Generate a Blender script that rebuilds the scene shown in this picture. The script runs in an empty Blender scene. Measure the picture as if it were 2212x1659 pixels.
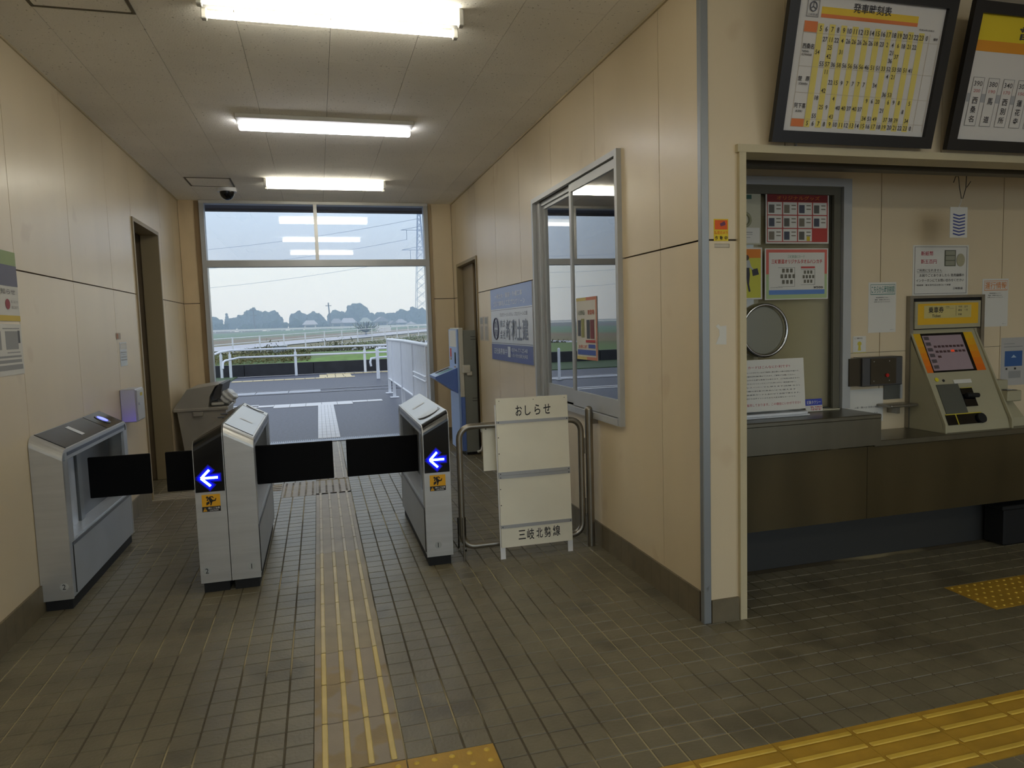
import bpy, bmesh, math, random
from mathutils import Vector, Matrix
random.seed(7)
S = bpy.context.scene
COL = S.collection
PI = math.pi
# ------------------------------------------------------------------ camera, world, exposure
PW, PH = 2212.0, 1659.0
YAW, PITCH, ROLL, FPX, CH = math.radians(15.280), math.radians(4.811), math.radians(1.737), 1517.44, 1.45
fw = Vector((math.sin(YAW)*math.cos(PITCH), math.cos(YAW)*math.cos(PITCH), -math.sin(PITCH)))
r0 = Vector((math.cos(YAW), -math.sin(YAW), 0)); d0 = fw.cross(r0)
rt = math.cos(ROLL)*r0 + math.sin(ROLL)*d0; dn = -math.sin(ROLL)*r0 + math.cos(ROLL)*d0
cd = bpy.data.cameras.new('camera'); cam = bpy.data.objects.new('camera', cd); COL.objects.link(cam)
M = Matrix((rt, -dn, -fw)).transposed().to_4x4(); M.translation = Vector((0, 0, CH)); cam.matrix_world = M
cd.sensor_width = 36.0; cd.lens = FPX/PW*36.0; cd.clip_start = 0.05; cd.clip_end = 1500
S.camera = cam
S.view_settings.view_transform = 'Standard'; S.view_settings.look = 'None'
S.view_settings.gamma = 1; S.view_settings.use_curve_mapping = False
S.view_settings.exposure = 0.80
S.cycles.max_bounces = 9; S.cycles.diffuse_bounces = 5; S.cycles.glossy_bounces = 4
S.cycles.transparent_max_bounces = 12; S.cycles.volume_bounces = 1; S.cycles.sample_clamp_indirect = 6
SKY = 0.80; LAMP = 9.8
w = bpy.data.worlds.new('sky'); S.world = w; w.use_nodes = True
nt = w.node_tree; nt.nodes.clear()
wo = nt.nodes.new('ShaderNodeOutputWorld'); bg = nt.nodes.new('ShaderNodeBackground')
tc = nt.nodes.new('ShaderNodeTexCoord'); sp = nt.nodes.new('ShaderNodeSeparateXYZ'); cr = nt.nodes.new('ShaderNodeValToRGB')
nz = nt.nodes.new('ShaderNodeTexNoise'); nz.inputs['Scale'].default_value = 2.0; nz.inputs['Detail'].default_value = 3
mx = nt.nodes.new('ShaderNodeMix'); mx.data_type = 'RGBA'; mx.inputs[0].default_value = .06
nt.links.new(tc.outputs['Generated'], sp.inputs[0]); nt.links.new(sp.outputs['Z'], cr.inputs[0])
nt.links.new(tc.outputs['Generated'], nz.inputs['Vector'])
e = cr.color_ramp.elements; e[0].position = 0.0; e[0].color = (.74, .84, .95, 1); e[1].position = 0.6; e[1].color = (.62, .72, .92, 1)
x_ = e.new(.10); x_.color = (.80, .94, 1.0, 1)
nt.links.new(cr.outputs[0], mx.inputs[6]); nt.links.new(nz.outputs['Color'], mx.inputs[7])
nt.links.new(mx.outputs[2], bg.inputs[0]); bg.inputs[1].default_value = SKY
nt.links.new(bg.outputs[0], wo.inputs[0])

def at(px, py, ax, val):
    d = rt*((px-PW/2)/FPX) + dn*((py-PH/2)/FPX) + fw
    i = 'XYZ'.index(ax); o = Vector((0, 0, CH)); return o + d*((val-o[i])/d[i])

# ------------------------------------------------------------------ materials
def srgb(c): return tuple(((v/255)/12.92 if v/255 <= .04045 else ((v/255+.055)/1.055)**2.4) for v in c)
MATS = {}
def mat(name, rgb, rough=.6, metal=0., var=0., vs=6., bump=0., bs=60., spots=None, emit=0., coat=0., stretch=None, lin=False):
    if name in MATS: return MATS[name]
    m = bpy.data.materials.new(name); m.use_nodes = True; n = m.node_tree; b = n.nodes['Principled BSDF']
    c = rgb if lin else srgb(rgb)
    b.inputs['Base Color'].default_value = (*c, 1); b.inputs['Roughness'].default_value = rough
    b.inputs['Metallic'].default_value = metal
    if coat: b.inputs['Coat Weight'].default_value = coat; b.inputs['Coat Roughness'].default_value = .15
    if emit: b.inputs['Emission Color'].default_value = (*c, 1); b.inputs['Emission Strength'].default_value = emit
    if var or bump or spots:
        g = n.nodes.new('ShaderNodeNewGeometry'); mp = n.nodes.new('ShaderNodeMapping')
        n.links.new(g.outputs['Position'], mp.inputs[0])
        if stretch: mp.inputs['Scale'].default_value = stretch
    last = None
    if var:
        t = n.nodes.new('ShaderNodeTexNoise'); t.inputs['Scale'].default_value = vs; t.inputs['Detail'].default_value = 5
        n.links.new(mp.outputs[0], t.inputs['Vector'])
        r = n.nodes.new('ShaderNodeValToRGB'); n.links.new(t.outputs[0], r.inputs[0])
        r.color_ramp.elements[0].position = .3; r.color_ramp.elements[1].position = .7
        r.color_ramp.elements[0].color = (*[v*(1-var) for v in c], 1); r.color_ramp.elements[1].color = (*[min(1, v*(1+var)) for v in c], 1)
        last = r.outputs[0]
    if spots:                                   # (rgb, scale, threshold, amount)
        t = n.nodes.new('ShaderNodeTexNoise'); t.inputs['Scale'].default_value = spots[1]; t.inputs['Detail'].default_value = 2
        n.links.new(g.outputs['Position'], t.inputs['Vector'])
        r = n.nodes.new('ShaderNodeValToRGB'); n.links.new(t.outputs[0], r.inputs[0])
        r.color_ramp.elements[0].position = spots[2]; r.color_ramp.elements[1].position = spots[2]+.06
        r.color_ramp.elements[0].color = (0, 0, 0, 1); r.color_ramp.elements[1].color = (spots[3],)*3+(1,)
        x = n.nodes.new('ShaderNodeMix'); x.data_type = 'RGBA'; n.links.new(r.outputs[0], x.inputs[0])
        if last: n.links.new(last, x.inputs[6])
        else: x.inputs[6].default_value = (*c, 1)
        x.inputs[7].default_value = (*srgb(spots[0]), 1); last = x.outputs[2]
    if last: n.links.new(last, b.inputs['Base Color'])
    if bump:
        t = n.nodes.new('ShaderNodeTexNoise'); t.inputs['Scale'].default_value = bs; t.inputs['Detail'].default_value = 4
        n.links.new(mp.outputs[0], t.inputs['Vector'])
        bp = n.nodes.new('ShaderNodeBump'); bp.inputs['Strength'].default_value = bump; bp.inputs['Distance'].default_value = .01
        n.links.new(t.outputs[0], bp.inputs['Height']); n.links.new(bp.outputs[0], b.inputs['Normal'])
    MATS[name] = m; return m
def glassmat(name, tint=(1, 1, 1), ior=1.5, boost=1.0):
    m = bpy.data.materials.new(name); m.use_nodes = True; n = m.node_tree; n.nodes.clear()
    o = n.nodes.new('ShaderNodeOutputMaterial'); x = n.nodes.new('ShaderNodeMixShader'); t = n.nodes.new('ShaderNodeBsdfTransparent')
    g = n.nodes.new('ShaderNodeBsdfGlossy'); f = n.nodes.new('ShaderNodeFresnel'); k = n.nodes.new('ShaderNodeMath'); k.operation = 'MULTIPLY'
    k.use_clamp = True; k.inputs[1].default_value = boost
    t.inputs[0].default_value = (*tint, 1); g.inputs['Roughness'].default_value = .01; f.inputs[0].default_value = ior
    n.links.new(f.outputs[0], k.inputs[0]); n.links.new(k.outputs[0], x.inputs[0]); n.links.new(t.outputs[0], x.inputs[1]); n.links.new(g.outputs[0], x.inputs[2])
    n.links.new(x.outputs[0], o.inputs[0]); return m

STEEL = mat('stainless_steel', (190, 190, 188), .33, .6, var=.06, vs=3, bump=.05, bs=40, stretch=(1, 1, 12))
STEELD = mat('brushed_pipe_steel', (150, 145, 135), .32, .9, var=.1, vs=9)
SILVER = mat('silver_paint', (172, 178, 186), .38, .25, var=.04, vs=3)
ALU = mat('aluminium_frame', (176, 178, 178), .38, .2, var=.05, vs=4)
ALUW = mat('white_aluminium', (200, 200, 196), .4, .3, var=.05, vs=4)
BLACKG = mat('black_gloss', (7, 7, 11), .12)
BLACK = mat('black_rubber', (12, 12, 13), .7)
FLAPM = mat('black_flap', (5, 5, 7), .55)
for _m in (FLAPM,): _m.node_tree.nodes['Principled BSDF'].inputs['Specular IOR Level'].default_value = .12
def wallmat():
    m = mat('cream_wall_panel', (216, 199, 166), .36, var=.07, vs=1.3, bump=.04, bs=7, stretch=(1, 1, .25), spots=((166, 128, 84), 3.3, .67, .16))
    n = m.node_tree; b = n.nodes['Principled BSDF']; b.inputs['Coat Weight'].default_value = .12; b.inputs['Coat Roughness'].default_value = .22
    return m
WALL = wallmat()
WALLS = mat('stained_wall_panel', (212, 190, 152), .45, var=.14, vs=3, stretch=(1, 1, .3))
WALLJ = mat('panel_joint', (70, 58, 44), .8)
CEIL = mat('ceiling_board', (244, 240, 230), .85, var=.04, vs=2, bump=.25, bs=90, spots=((104, 96, 80), 62, .66, .7))
BASE = mat('baseboard_tile', (112, 102, 80), .5, var=.15, vs=8)
TILE = mat('floor_tile', (112, 105, 84), .38, var=.16, vs=5, bump=.22, bs=70, spots=((60, 54, 42), 2.2, .6, .35))
GROUT = mat('floor_grout', (84, 76, 58), .8, var=.2, vs=5, spots=((176, 164, 128), 1.1, .5, .9))
TACT = mat('tactile_base', (146, 126, 84), .5, var=.14, vs=7, bump=.12, bs=90, spots=((150, 142, 132), 5, .45, .6))
TBAR = mat('tactile_bar', (206, 184, 112), .45, var=.1, vs=9)
TACTY = mat('tactile_yellow', (176, 138, 44), .5, var=.12, vs=9, bump=.12, bs=90)
TBARY = mat('tactile_yellow_bar', (206, 172, 66), .42, var=.1, vs=9)
TACTG = mat('tactile_grey', (152, 142, 124), .5, var=.1, vs=9)
TBARG = mat('tactile_grey_bar', (186, 178, 160), .5, var=.08, vs=9)
WHITE = mat('white_paint', (226, 228, 232), .35, var=.03, vs=6)
PAPER = mat('white_paper', (214, 212, 204), .6)
BOARD = mat('board_paint', (230, 227, 210), .5, var=.04, vs=4)
GREY = mat('mid_grey', (132, 134, 132), .5)
DARK = mat('dark_void', (24, 22, 20), .8)
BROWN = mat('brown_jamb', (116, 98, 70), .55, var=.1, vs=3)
ASPH = mat('wet_asphalt', (66, 69, 82), .5, var=.3, vs=24, bump=.5, bs=45)
INK = mat('ink_black', (34, 34, 36), .7)
def flat(name, rgb, rough=.6): return mat('print_'+name, rgb, rough)

# ------------------------------------------------------------------ objects
WL = {}
def tag(o, label=None, cat=None, group=None, kind=None):
    if label: o['label'] = label
    if cat: o['category'] = cat
    if group: o['group'] = group
    if kind: o['kind'] = kind
    return o
def thing(name, loc, label, cat, group=None):
    o = bpy.data.objects.new(name, None); COL.objects.link(o); o.location = loc; o.empty_display_size = .1
    WL[o] = Vector(loc); return tag(o, label, cat, group)
class MB:
    def __init__(s): s.v = []; s.f = []; s.mi = []; s.cur = 0; s.sm = []
    def add(s, vs, fs, smooth=False):
        b = len(s.v); s.v += [tuple(v) for v in vs]
        for f in fs: s.f.append([b+i for i in f]); s.mi.append(s.cur); s.sm.append(smooth)
        return s
    def box(s, x0, x1, y0, y1, z0, z1, bev=0., rot=None, piv=None, seg=1):
        if bev:
            bm = bmesh.new(); bmesh.ops.create_cube(bm, size=1)
            for v in bm.verts: v.co = Vector((x0 if v.co.x < 0 else x1, y0 if v.co.y < 0 else y1, z0 if v.co.z < 0 else z1))
            bmesh.ops.bevel(bm, geom=bm.edges[:], offset=bev, segments=seg, affect='EDGES', profile=.5)
            vs = [v.co.copy() for v in bm.verts]; fs = [[v.index for v in f.verts] for f in bm.faces]; bm.free()
        else:
            vs = [Vector((x, y, z)) for z in (z0, z1) for y in (y0, y1) for x in (x0, x1)]
            fs = [(0, 2, 3, 1), (4, 5, 7, 6), (0, 1, 5, 4), (2, 6, 7, 3), (0, 4, 6, 2), (1, 3, 7, 5)]
        if rot is not None:
            p = Vector(piv); vs = [rot @ (v-p) + p for v in vs]
        return s.add(vs, fs)
    def tube(s, pts, r, seg=10, cap=True, r2=None):
        pts = [Vector(p) for p in pts]; n = len(pts); rings = []
        up = None
        for i, p in enumerate(pts):
            t = (pts[min(i+1, n-1)]-pts[max(i-1, 0)]).normalized()
            if up is None: up = Vector((0, 0, 1)) if abs(t.z) < .9 else Vector((1, 0, 0))
            a = t.cross(up).normalized(); b = t.cross(a).normalized(); up = -b if False else up
            if abs(t.dot(up)) > .95: up = Vector((1, 0, 0)) if abs(t.x) < .8 else Vector((0, 1, 0)); a = t.cross(up).normalized(); b = t.cross(a).normalized()
            rr = r if r2 is None else r+(r2-r)*i/(n-1)
            rings.append([p+a*math.cos(2*PI*k/seg)*rr+b*math.sin(2*PI*k/seg)*rr for k in range(seg)])
        # keep rings aligned
        for i in range(1, n):
            best = min(range(seg), key=lambda o: sum((rings[i][(k+o) % seg]-rings[i-1][k]-(pts[i]-pts[i-1])).length for k in range(seg)))
            rings[i] = [rings[i][(k+best) % seg] for k in range(seg)]
        vs = [v for R_ in rings for v in R_]; fs = []
        for i in range(n-1):
            for k in range(seg): fs.append((i*seg+k, i*seg+(k+1) % seg, (i+1)*seg+(k+1) % seg, (i+1)*seg+k))
        s.add(vs, fs, True)
        if cap: s.add(rings[0], [list(range(seg))[::-1]]); s.add(rings[-1], [list(range(seg))])
        return s
    def prism(s, pts, d):                       # pts: closed polygon of 3D points, extruded by vector d
        n = len(pts); d = Vector(d); P = [Vector(p) for p in pts]; vs = P+[p+d for p in P]
        fs = [list(range(n))[::-1], list(range(n, 2*n))]+[(i, (i+1) % n, n+(i+1) % n, n+i) for i in range(n)]
        return s.add(vs, fs)
    def quad(s, a, b, c, d): return s.add([a, b, c, d], [(0, 1, 2, 3)])
    def disc(s, c, nrm, r, h=0, seg=20, ry=None):
        nrm = Vector(nrm).normalized(); a = nrm.orthogonal().normalized()
        if abs(nrm.z) < .5: a = nrm.cross(Vector((0, 0, 1))).normalized()
        b = nrm.cross(a); c = Vector(c); ry = ry or r
        P = [c+a*math.cos(2*PI*k/seg)*r+b*math.sin(2*PI*k/seg)*ry for k in range(seg)]
        return s.prism(P, nrm*h) if h else s.add(P, [list(range(seg))])
    def dome(s, c, r, h, seg=8, rings=2, down=False):
        c = Vector(c); vs = []; fs = []; sg = -1 if down else 1
        for j in range(rings+1):
            a = j/(rings+.0001)*PI/2 if j < rings else PI/2
            if j == rings: vs.append(c+Vector((0, 0, h*sg))); break
            for k in range(seg): vs.append(c+Vector((r*math.cos(a)*math.cos(2*PI*k/seg), r*math.cos(a)*math.sin(2*PI*k/seg), sg*h*math.sin(a))))
        for j in range(rings-1):
            for k in range(seg): fs.append((j*seg+k, j*seg+(k+1) % seg, (j+1)*seg+(k+1) % seg, (j+1)*seg+k))
        t = len(vs)-1; j = rings-1
        for k in range(seg): fs.append((j*seg+k, j*seg+(k+1) % seg, t))
        return s.add(vs, fs, True)
    def build(s, name, mats, parent=None, fix=True):
        me = bpy.data.meshes.new(name); off = WL.get(parent, Vector((0, 0, 0)))
        me.from_pydata([Vector(v)-off for v in s.v], [], s.f)
        for m in (mats if isinstance(mats, (list, tuple)) else [mats]): me.materials.append(m)
        me.polygons.foreach_set('material_index', s.mi); me.polygons.foreach_set('use_smooth', s.sm)
        if fix:
            bm = bmesh.new(); bm.from_mesh(me); bmesh.ops.recalc_face_normals(bm, faces=bm.faces[:]); bm.to_mesh(me); bm.free()
        me.update()
        o = bpy.data.objects.new(name, me); COL.objects.link(o)
        if parent is not None: o.parent = parent
        WL[o] = off.copy(); return o
def inst(src_mesh, name, loc, parent=None, rot=None):
    o = bpy.data.objects.new(name, src_mesh); COL.objects.link(o); off = WL.get(parent, Vector((0, 0, 0)))
    o.location = Vector(loc)-off
    if rot: o.rotation_euler = rot
    if parent is not None: o.parent = parent
    WL[o] = Vector(loc); return o
def B(name, m, parent, *a, **k): return MB().box(*a, **k).build(name, m, parent)
def struct(o): o['kind'] = 'structure'; return o

# text -> mesh
_fc = bpy.data.curves.new('lettering', 'FONT'); _fo = bpy.data.objects.new('lettering_source', _fc); COL.objects.link(_fo); _tc = {}
def glyphs(txt, bold=0.):
    k = (txt, bold)
    if k not in _tc:
        _fc.body = txt; _fc.size = 1; _fc.resolution_u = 2; _fc.offset = bold
        bpy.context.view_layer.update(); me = _fo.to_mesh()
        vs = [v.co.copy() for v in me.vertices]; fs = [list(p.vertices) for p in me.polygons]; _fo.to_mesh_clear()
        if vs:
            x0 = min(v.x for v in vs); x1 = max(v.x for v in vs); y0 = min(v.y for v in vs); y1 = max(v.y for v in vs)
            vs = [(v.x-x0, v.y-y0) for v in vs]
        else: x0 = x1 = y0 = y1 = 0
        _tc[k] = (vs, fs, x1-x0, y1-y0)
    return _tc[k]
class Plane:
    """a flat printed surface: origin O (top left), U to the right, V down, N towards the viewer"""
    def __init__(s, O, U, V):
        s.O = Vector(O); s.w = Vector(U).length; s.h = Vector(V).length; s.U = Vector(U).normalized(); s.V = Vector(V).normalized()
        s.N = s.V.cross(s.U).normalized(); s.lay = 1
    def p(s, u, v, n=0.): return s.O+s.U*u*s.w+s.V*v*s.h+s.N*n
    def sheet(s, name, m, parent, th=.002):
        return MB().prism([s.p(0, 0, -th), s.p(1, 0, -th), s.p(1, 1, -th), s.p(0, 1, -th)], s.N*th).build(name, m, parent)
    def rects(s, name, m, parent, rs, th=.0003):
        n = .0004*s.lay; s.lay += 1
        if len(rs) > 1 and name in ('corner_cell', 'picture', 'cell', 'title_band', 'yellow_column', 'station_box', 'towel_motif', 'blue_band', 'banknote', 'grey_block'):
            for (u0, v0, u1, v1) in rs: o = MB().prism([s.p(u0, v0, n), s.p(u1, v0, n), s.p(u1, v1, n), s.p(u0, v1, n)], s.N*th).build(name, m, parent)
            return o
        mb = MB()
        for (u0, v0, u1, v1) in rs:
            mb.prism([s.p(u0, v0, n), s.p(u1, v0, n), s.p(u1, v1, n), s.p(u0, v1, n)], s.N*th)
        return mb.build(name, m, parent)
    def polys(s, name, m, parent, ps):
        mb = MB(); n = .0004*s.lay; s.lay += 1
        for p in ps: mb.prism([s.p(u, v, n) for u, v in p], s.N*.0003)
        return mb.build(name, m, parent)
    def text(s, name, m, parent, items, bold=0.):
        """items: (text, u_left, v_top, u_right, v_bottom) fitted to the box"""
        mb = MB(); n = .0004*s.lay; s.lay += 1
        for it in items:
            vs, fs, tw, th = glyphs(it[0], bold)
            if not vs or tw == 0 or th == 0: continue
            _, a, b_, c, d = it
            if c is None: w_ = tw/th*(d-b_)*s.h/s.w*.88; a, c = a-w_/2, a+w_/2
            mb.add([s.p(a+(x/tw)*(c-a), d-(y/th)*(d-b_), n) for x, y in vs], fs)
        o = mb.build(name, m, parent, fix=False)
        if len(items) > 6: o['kind'] = 'stuff'
        return o

# ================================================================== room shell
XL, XR, YF, ZC, YC = -1.485, 1.71, 8.95, 3.0, 2.9
GZ = 1.81
# --- floor: slab, tiles, tactile paving
floor = struct(MB().box(-4, 7.2, -2.7, 9.45, -.2, -.0035).build('floor', GROUT))
def tile_mesh(s=.097, name='tile'):
    mb = MB(); h = s/2; b = .003
    mb.add([(-h, -h, -.006), (h, -h, -.006), (h, h, -.006), (-h, h, -.006), (-h+b, -h+b, 0), (h-b, -h+b, 0), (h-b, h-b, 0), (-h+b, h-b, 0)],
           [(4, 5, 6, 7), (0, 1, 5, 4), (1, 2, 6, 5), (2, 3, 7, 6), (3, 0, 4, 7)]); return mb
tm0 = bpy.data.meshes.new('tile'); _t = tile_mesh(); tm0.from_pydata(_t.v, [], _t.f); tm0.materials.append(TILE)
TX0 = .215; cells = []
def tact(x, y):
    if -.088 < x < .215 and y > 2.28: return True
    if -.088 < x < .515 and 1.68 < y < 2.28: return True
    if x > .515 and 1.68 < y < 1.98: return True
    if 3.115 < x < 4.315 and 2.58 < y < 2.88: return True
    if -.39 < x < .215 and 6.38 < y < 6.98: return True
    if x < -.39 and 6.68 < y < 6.98: return True
    return False
ix = -32
while ix < 70:
    x = TX0+.05+ix*.1
    if x < .215: x = -.085-.05-(-ix-1-3)*.1 if ix < -3 else None
    if x is None: ix += 1; continue
    for iy in range(0, 81):
        y = 1.28+.05+iy*.1
        if y > 9.35 or tact(x, y): continue
        if y > 3.42 and (x < XL+.02 or x > XR-.02) and not (x < XL and 6.72 < y < 7.72): continue
        if x < XL+.02 and y < 6: continue
        if x > 5.2 or x < -2.4: continue
        cells.append((x, y))
    ix += 1
cells.sort(key=lambda c: c[0]**2*.6+c[1]**2)
def infr(c):
    d = Vector((c[0], c[1], 0))-Vector((0, 0, CH)); z = d.dot(fw)
    if z <= 0: return False
    u = FPX*d.dot(rt)/z; v = FPX*d.dot(dn)/z
    return abs(u) < PW/2 and abs(v) < PH/2
near = [c for c in cells if infr(c)][:300]; ns = set(near); rest = MB()
for i, c in enumerate(near):
    inst(tm0, 'tile', (c[0], c[1], random.uniform(-.0006, .0006)), floor)
for c in cells:
    if c in ns: continue
    dz = random.uniform(-.0006, .0006); t = tile_mesh(); rest.add([(v[0]+c[0], v[1]+c[1], v[2]+dz) for v in t.v], t.f)
o = rest.build('tile_field', TILE, floor, fix=False); o['kind'] = 'stuff'; o['label'] = 'smaller floor tiles further off'
# tactile blocks
def bar_block(x, y, alongx, mb_, mbar, n=4, s=.3):
    blk = MB().box(x+.001, x+s-.001, y+.001, y+s-.001, -.006, .0005).build('tactile_block', mb_, floor)
    for k in range(n):
        c = .0375+k*.075
        if alongx: MB().box(x+.008, x+s-.008, y+c-.0105, y+c+.0105, 0, .006, bev=.003).build('bar', mbar, blk)
        else: MB().box(x+c-.0105, x+c+.0105, y+.006, y+s-.006, 0, .006, bev=.003).build('bar', mbar, blk)
def dot_block(x, y, m1, m2, n=5, r=.011, s=.3):
    blk = MB().box(x+.001, x+s-.001, y+.001, y+s-.001, -.006, .0005).build('tactile_block', m1, floor)
    mb = MB(); st = s/n
    for i in range(n):
        for j in range(n): mb.dome((x+st*(i+.5), y+st*(j+.5), 0.0003), r, .005, 8, 2)
    mb.build('dots', m2, blk)
for k in range(24):
    y = 2.285+k*.2955
    if y > 9.2: break
    if 6.36 < y+.15 < 6.97: continue
    a, b_ = (TACT, TBAR) if y < 3.1 else (mat('tactile_mid', (150, 136, 106), .5, var=.14, vs=7), mat('tactile_mid_bar', (198, 182, 134), .45, var=.1, vs=9)) if y < 4.5 else (TACTG, TBARG)
    bar_block(-.087, y, False, a, b_)
for x in (-.087, .215): 
    for y in (1.98, 1.68): dot_block(x, y, TACTY, TBARY)
for k in range(14): bar_block(.517+k*.3, 1.68, True, TACTY, TBARY)
for k in range(4): dot_block(3.115+k*.3, 2.58, TACTY, TBARY, n=6, r=.008)
for x in (-.387, -.087):
    for y in (6.38, 6.68): dot_block(x, y, TACTG, GROUT)
for k in range(5): bar_block(-.69-k*.3, 6.68, True, TACTG, TBARG)

# --- walls as boards over a dark backing
def panels(parent, axis, pos, thick, a0, a1, z0, z1, seams, openings, gz=GZ, m=WALL, stained=(), hg=.004):
    """boards on the plane axis=pos, running a0..a1, split at seams and at height gz; openings cut out of them"""
    cuts = [a0]+[s for s in seams if a0 < s < a1]+[a1]; g = .0025
    for zr in ((z0, gz), (gz, z1)):
        for i in range(len(cuts)-1):
            rects = [(cuts[i]+g, cuts[i+1]-g, zr[0]+(hg if zr[0] == gz else 0), zr[1]-(hg if zr[1] == gz else 0))]
            for (oa, ob, oz0, oz1) in openings:
                nr = []
                for (a, b, c, d) in rects:
                    if ob <= a or oa >= b or oz1 <= c or oz0 >= d: nr.append((a, b, c, d)); continue
                    if c < oz0: nr.append((a, b, c, oz0))
                    if oz1 < d: nr.append((a, b, oz1, d))
                    lo, hi = max(c, oz0), min(d, oz1)
                    if a < oa: nr.append((a, oa, lo, hi))
                    if ob < b: nr.append((ob, b, lo, hi))
                rects = nr
            mb = MB()
            for (a, b, c, d) in rects:
                if b-a < .004 or d-c < .004: continue
                p0, p1 = (pos, pos+thick) if thick > 0 else (pos+thick, pos)
                if axis == 'X': mb.box(p0, p1, a, b, c, d)
                else: mb.box(a, b, p0, p1, c, d)
            if mb.v: mb.build('wall_panel', WALLS if i in stained else m, parent)
def backing(name, rects, m=WALLJ):
    mb = MB()
    for r in rects: mb.box(*r)
    return struct(mb.build(name, m))
T = .012
# left wall
LD = (6.72, 7.74, 0, 2.47)
wl = backing('wall_left', [(XL-.14, XL-T, -2.7, LD[0], 0, ZC), (XL-.14, XL-T, LD[1], YF+.1, 0, ZC), (XL-.14, XL-T, LD[0], LD[1], LD[3], ZC)])
panels(wl, 'X', XL-T, T, -2.6, YF, .0, ZC, [-1.24, -.33, .58, 1.49, 2.4, 3.31, 4.2, 5.09, 6.0, 6.72, 7.9, 8.55], [LD])
# right corridor wall
WIN = (3.80, 5.385, .875, 2.395); RD = (7.56, 8.68, 0, 2.215)
wr = backing('wall_right', [(XR+T, XR+.13, YC+.02, WIN[0], 0, ZC), (XR+T, XR+.13, WIN[0], WIN[1], 0, WIN[2]), (XR+T, XR+.13, WIN[0], WIN[1], WIN[3], ZC),
                            (XR+T, XR+.13, WIN[1], RD[0], 0, ZC), (XR+T, XR+.13, RD[0], RD[1], RD[3], ZC), (XR+T, XR+.13, RD[1], YF+.1, 0, ZC)])
panels(wr, 'X', XR, T, YC+.01, YF, 0, ZC, [3.303, 4.15, 5.0, 5.85, 6.7, 7.56, 8.68], [WIN, RD])
# column face and header over the ticket alcove
ALZ = 2.205
wc = backing('wall_front', [(XR+T, 1.92, YC+T, YC+.3, 0, ZC), (1.92, 7.2, YC+T, YC+.12, ALZ+.03, ZC)])
panels(wc, 'Y', YC, T, XR+.028, 7.2, 0, ZC, [2.15, 3.06, 3.97, 4.88], [(1.895, 7.3, -.1, ALZ+.02)])
# far wall around the platform doorway
FD = (-1.255, 1.405, 0, 2.995)
wf = backing('wall_far', [(XL-.1, FD[0], YF+T, YF+.15, 0, ZC+.1), (FD[1], XR+.13, YF+T, YF+.15, 0, ZC+.1)])
panels(wf, 'Y', YF, T, XL, XR, 0, ZC, [FD[0], FD[1]], [FD], stained=(0,))
# walls behind the camera, with an unseen street entrance opened wide to brighten the lobby, and far side of the lobby
wb = backing('wall_back', [(XL-.14, XL+.2, -2.7, -2.58, 0, ZC), (6.6, 7.2, -2.7, -2.58, 0, ZC), (2.5, 2.7, -2.7, -2.58, 0, ZC), (XL+.2, 6.6, -2.7, -2.58, 2.75, ZC)], WALL)
ws = backing('wall_lobby_side', [(7.1, 7.2, -2.7, 3.62, 0, ZC)], WALL)
# alcove back wall with service window opening, alcove soffit, end wall
SW = (1.95, 3.0, .9, 2.225)
wa = backing('wall_alcove', [(SW[1], 7.2, 3.512, 3.60, 0, 2.32), (1.84, SW[0], 3.512, 3.60, 0, 2.32), (SW[0], SW[1], 3.512, 3.60, 0, SW[2]), (SW[0], SW[1], 3.512, 3.60, SW[3], 2.32)])
panels(wa, 'Y', 3.5, T, 1.84, 7.2, .0, 2.30, [3.26, 4.19, 5.1, 6.0], [SW], gz=1.22, hg=.0012)
B('soffit_board', WALL, wa, 1.9, 7.2, YC+.12, 3.6, 2.30, 2.34)
B('shutter_rail', mat('rail_brown', (74, 66, 48), .5), wa, 1.93, 7.1, 3.10, 3.15, 2.20, 2.30)
B('shutter_rail', mat('rail_brown', (74, 66, 48), .5), wa, 1.93, 7.1, 3.20, 3.24, 2.215, 2.30)
# ceiling boards 455 x 910 staggered
ceil = struct(MB().box(XL-.14, 7.2, -2.7, YF+.15, ZC+.012, ZC+.12).build('ceiling', WALLJ))
xs = [XL, -1.21, -.767, -.312, .143, .598, 1.046, 1.49, XR]
mb = MB().box(XL, 7.1, -2.58, 1.6, ZC, ZC+.012).box(XR+.003, 7.1, 1.603, YC, ZC, ZC+.012).build('ceiling_panel', CEIL, ceil)
for i in range(8):
    ys = [1.603]; y = 2.52 if i % 2 else 2.07+.91*.0
    y = {0: 2.52, 1: 2.98, 2: 2.52, 3: 2.98, 4: 2.52, 5: 2.98, 6: 2.52, 7: 2.98}[i]
    while y < YF-.05: ys.append(y); y += .91
    ys.append(YF)
    for a, b_ in zip(ys, ys[1:]): B('ceiling_panel', CEIL, ceil, xs[i]+.0013, xs[i+1]-.0013, a+.0012, b_-.0012, ZC, ZC+.012)
# trims at ceiling edges
struct(B('trim_1', mat('trim_cream', (190, 176, 142), .5), None, XR-.012, XR, YC, YF, ZC-.014, ZC))
struct(B('trim_2', MATS['trim_cream'], None, XL, XL+.01, 1.0, YF, ZC-.012, ZC))
# corner post aluminium at the column
struct(MB().box(XR-.008, XR+.032, YC-.012, YC+.02, 0, ZC, bev=.003).build('trim_3', mat('corner_post', (146, 150, 152), .4, .5, spots=((90, 88, 84), 14, .72, .6))))
OPM = mat('opening_frame', (196, 184, 150), .5, var=.06, vs=4)
tr = struct(B('trim_4', OPM, None, 1.895, 1.93, YC-.02, YC+.12, 0, ALZ)); 
tr2 = struct(B('trim_5', OPM, None, 1.885, 7.1, YC-.022, YC+.12, ALZ, ALZ+.035))
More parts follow.
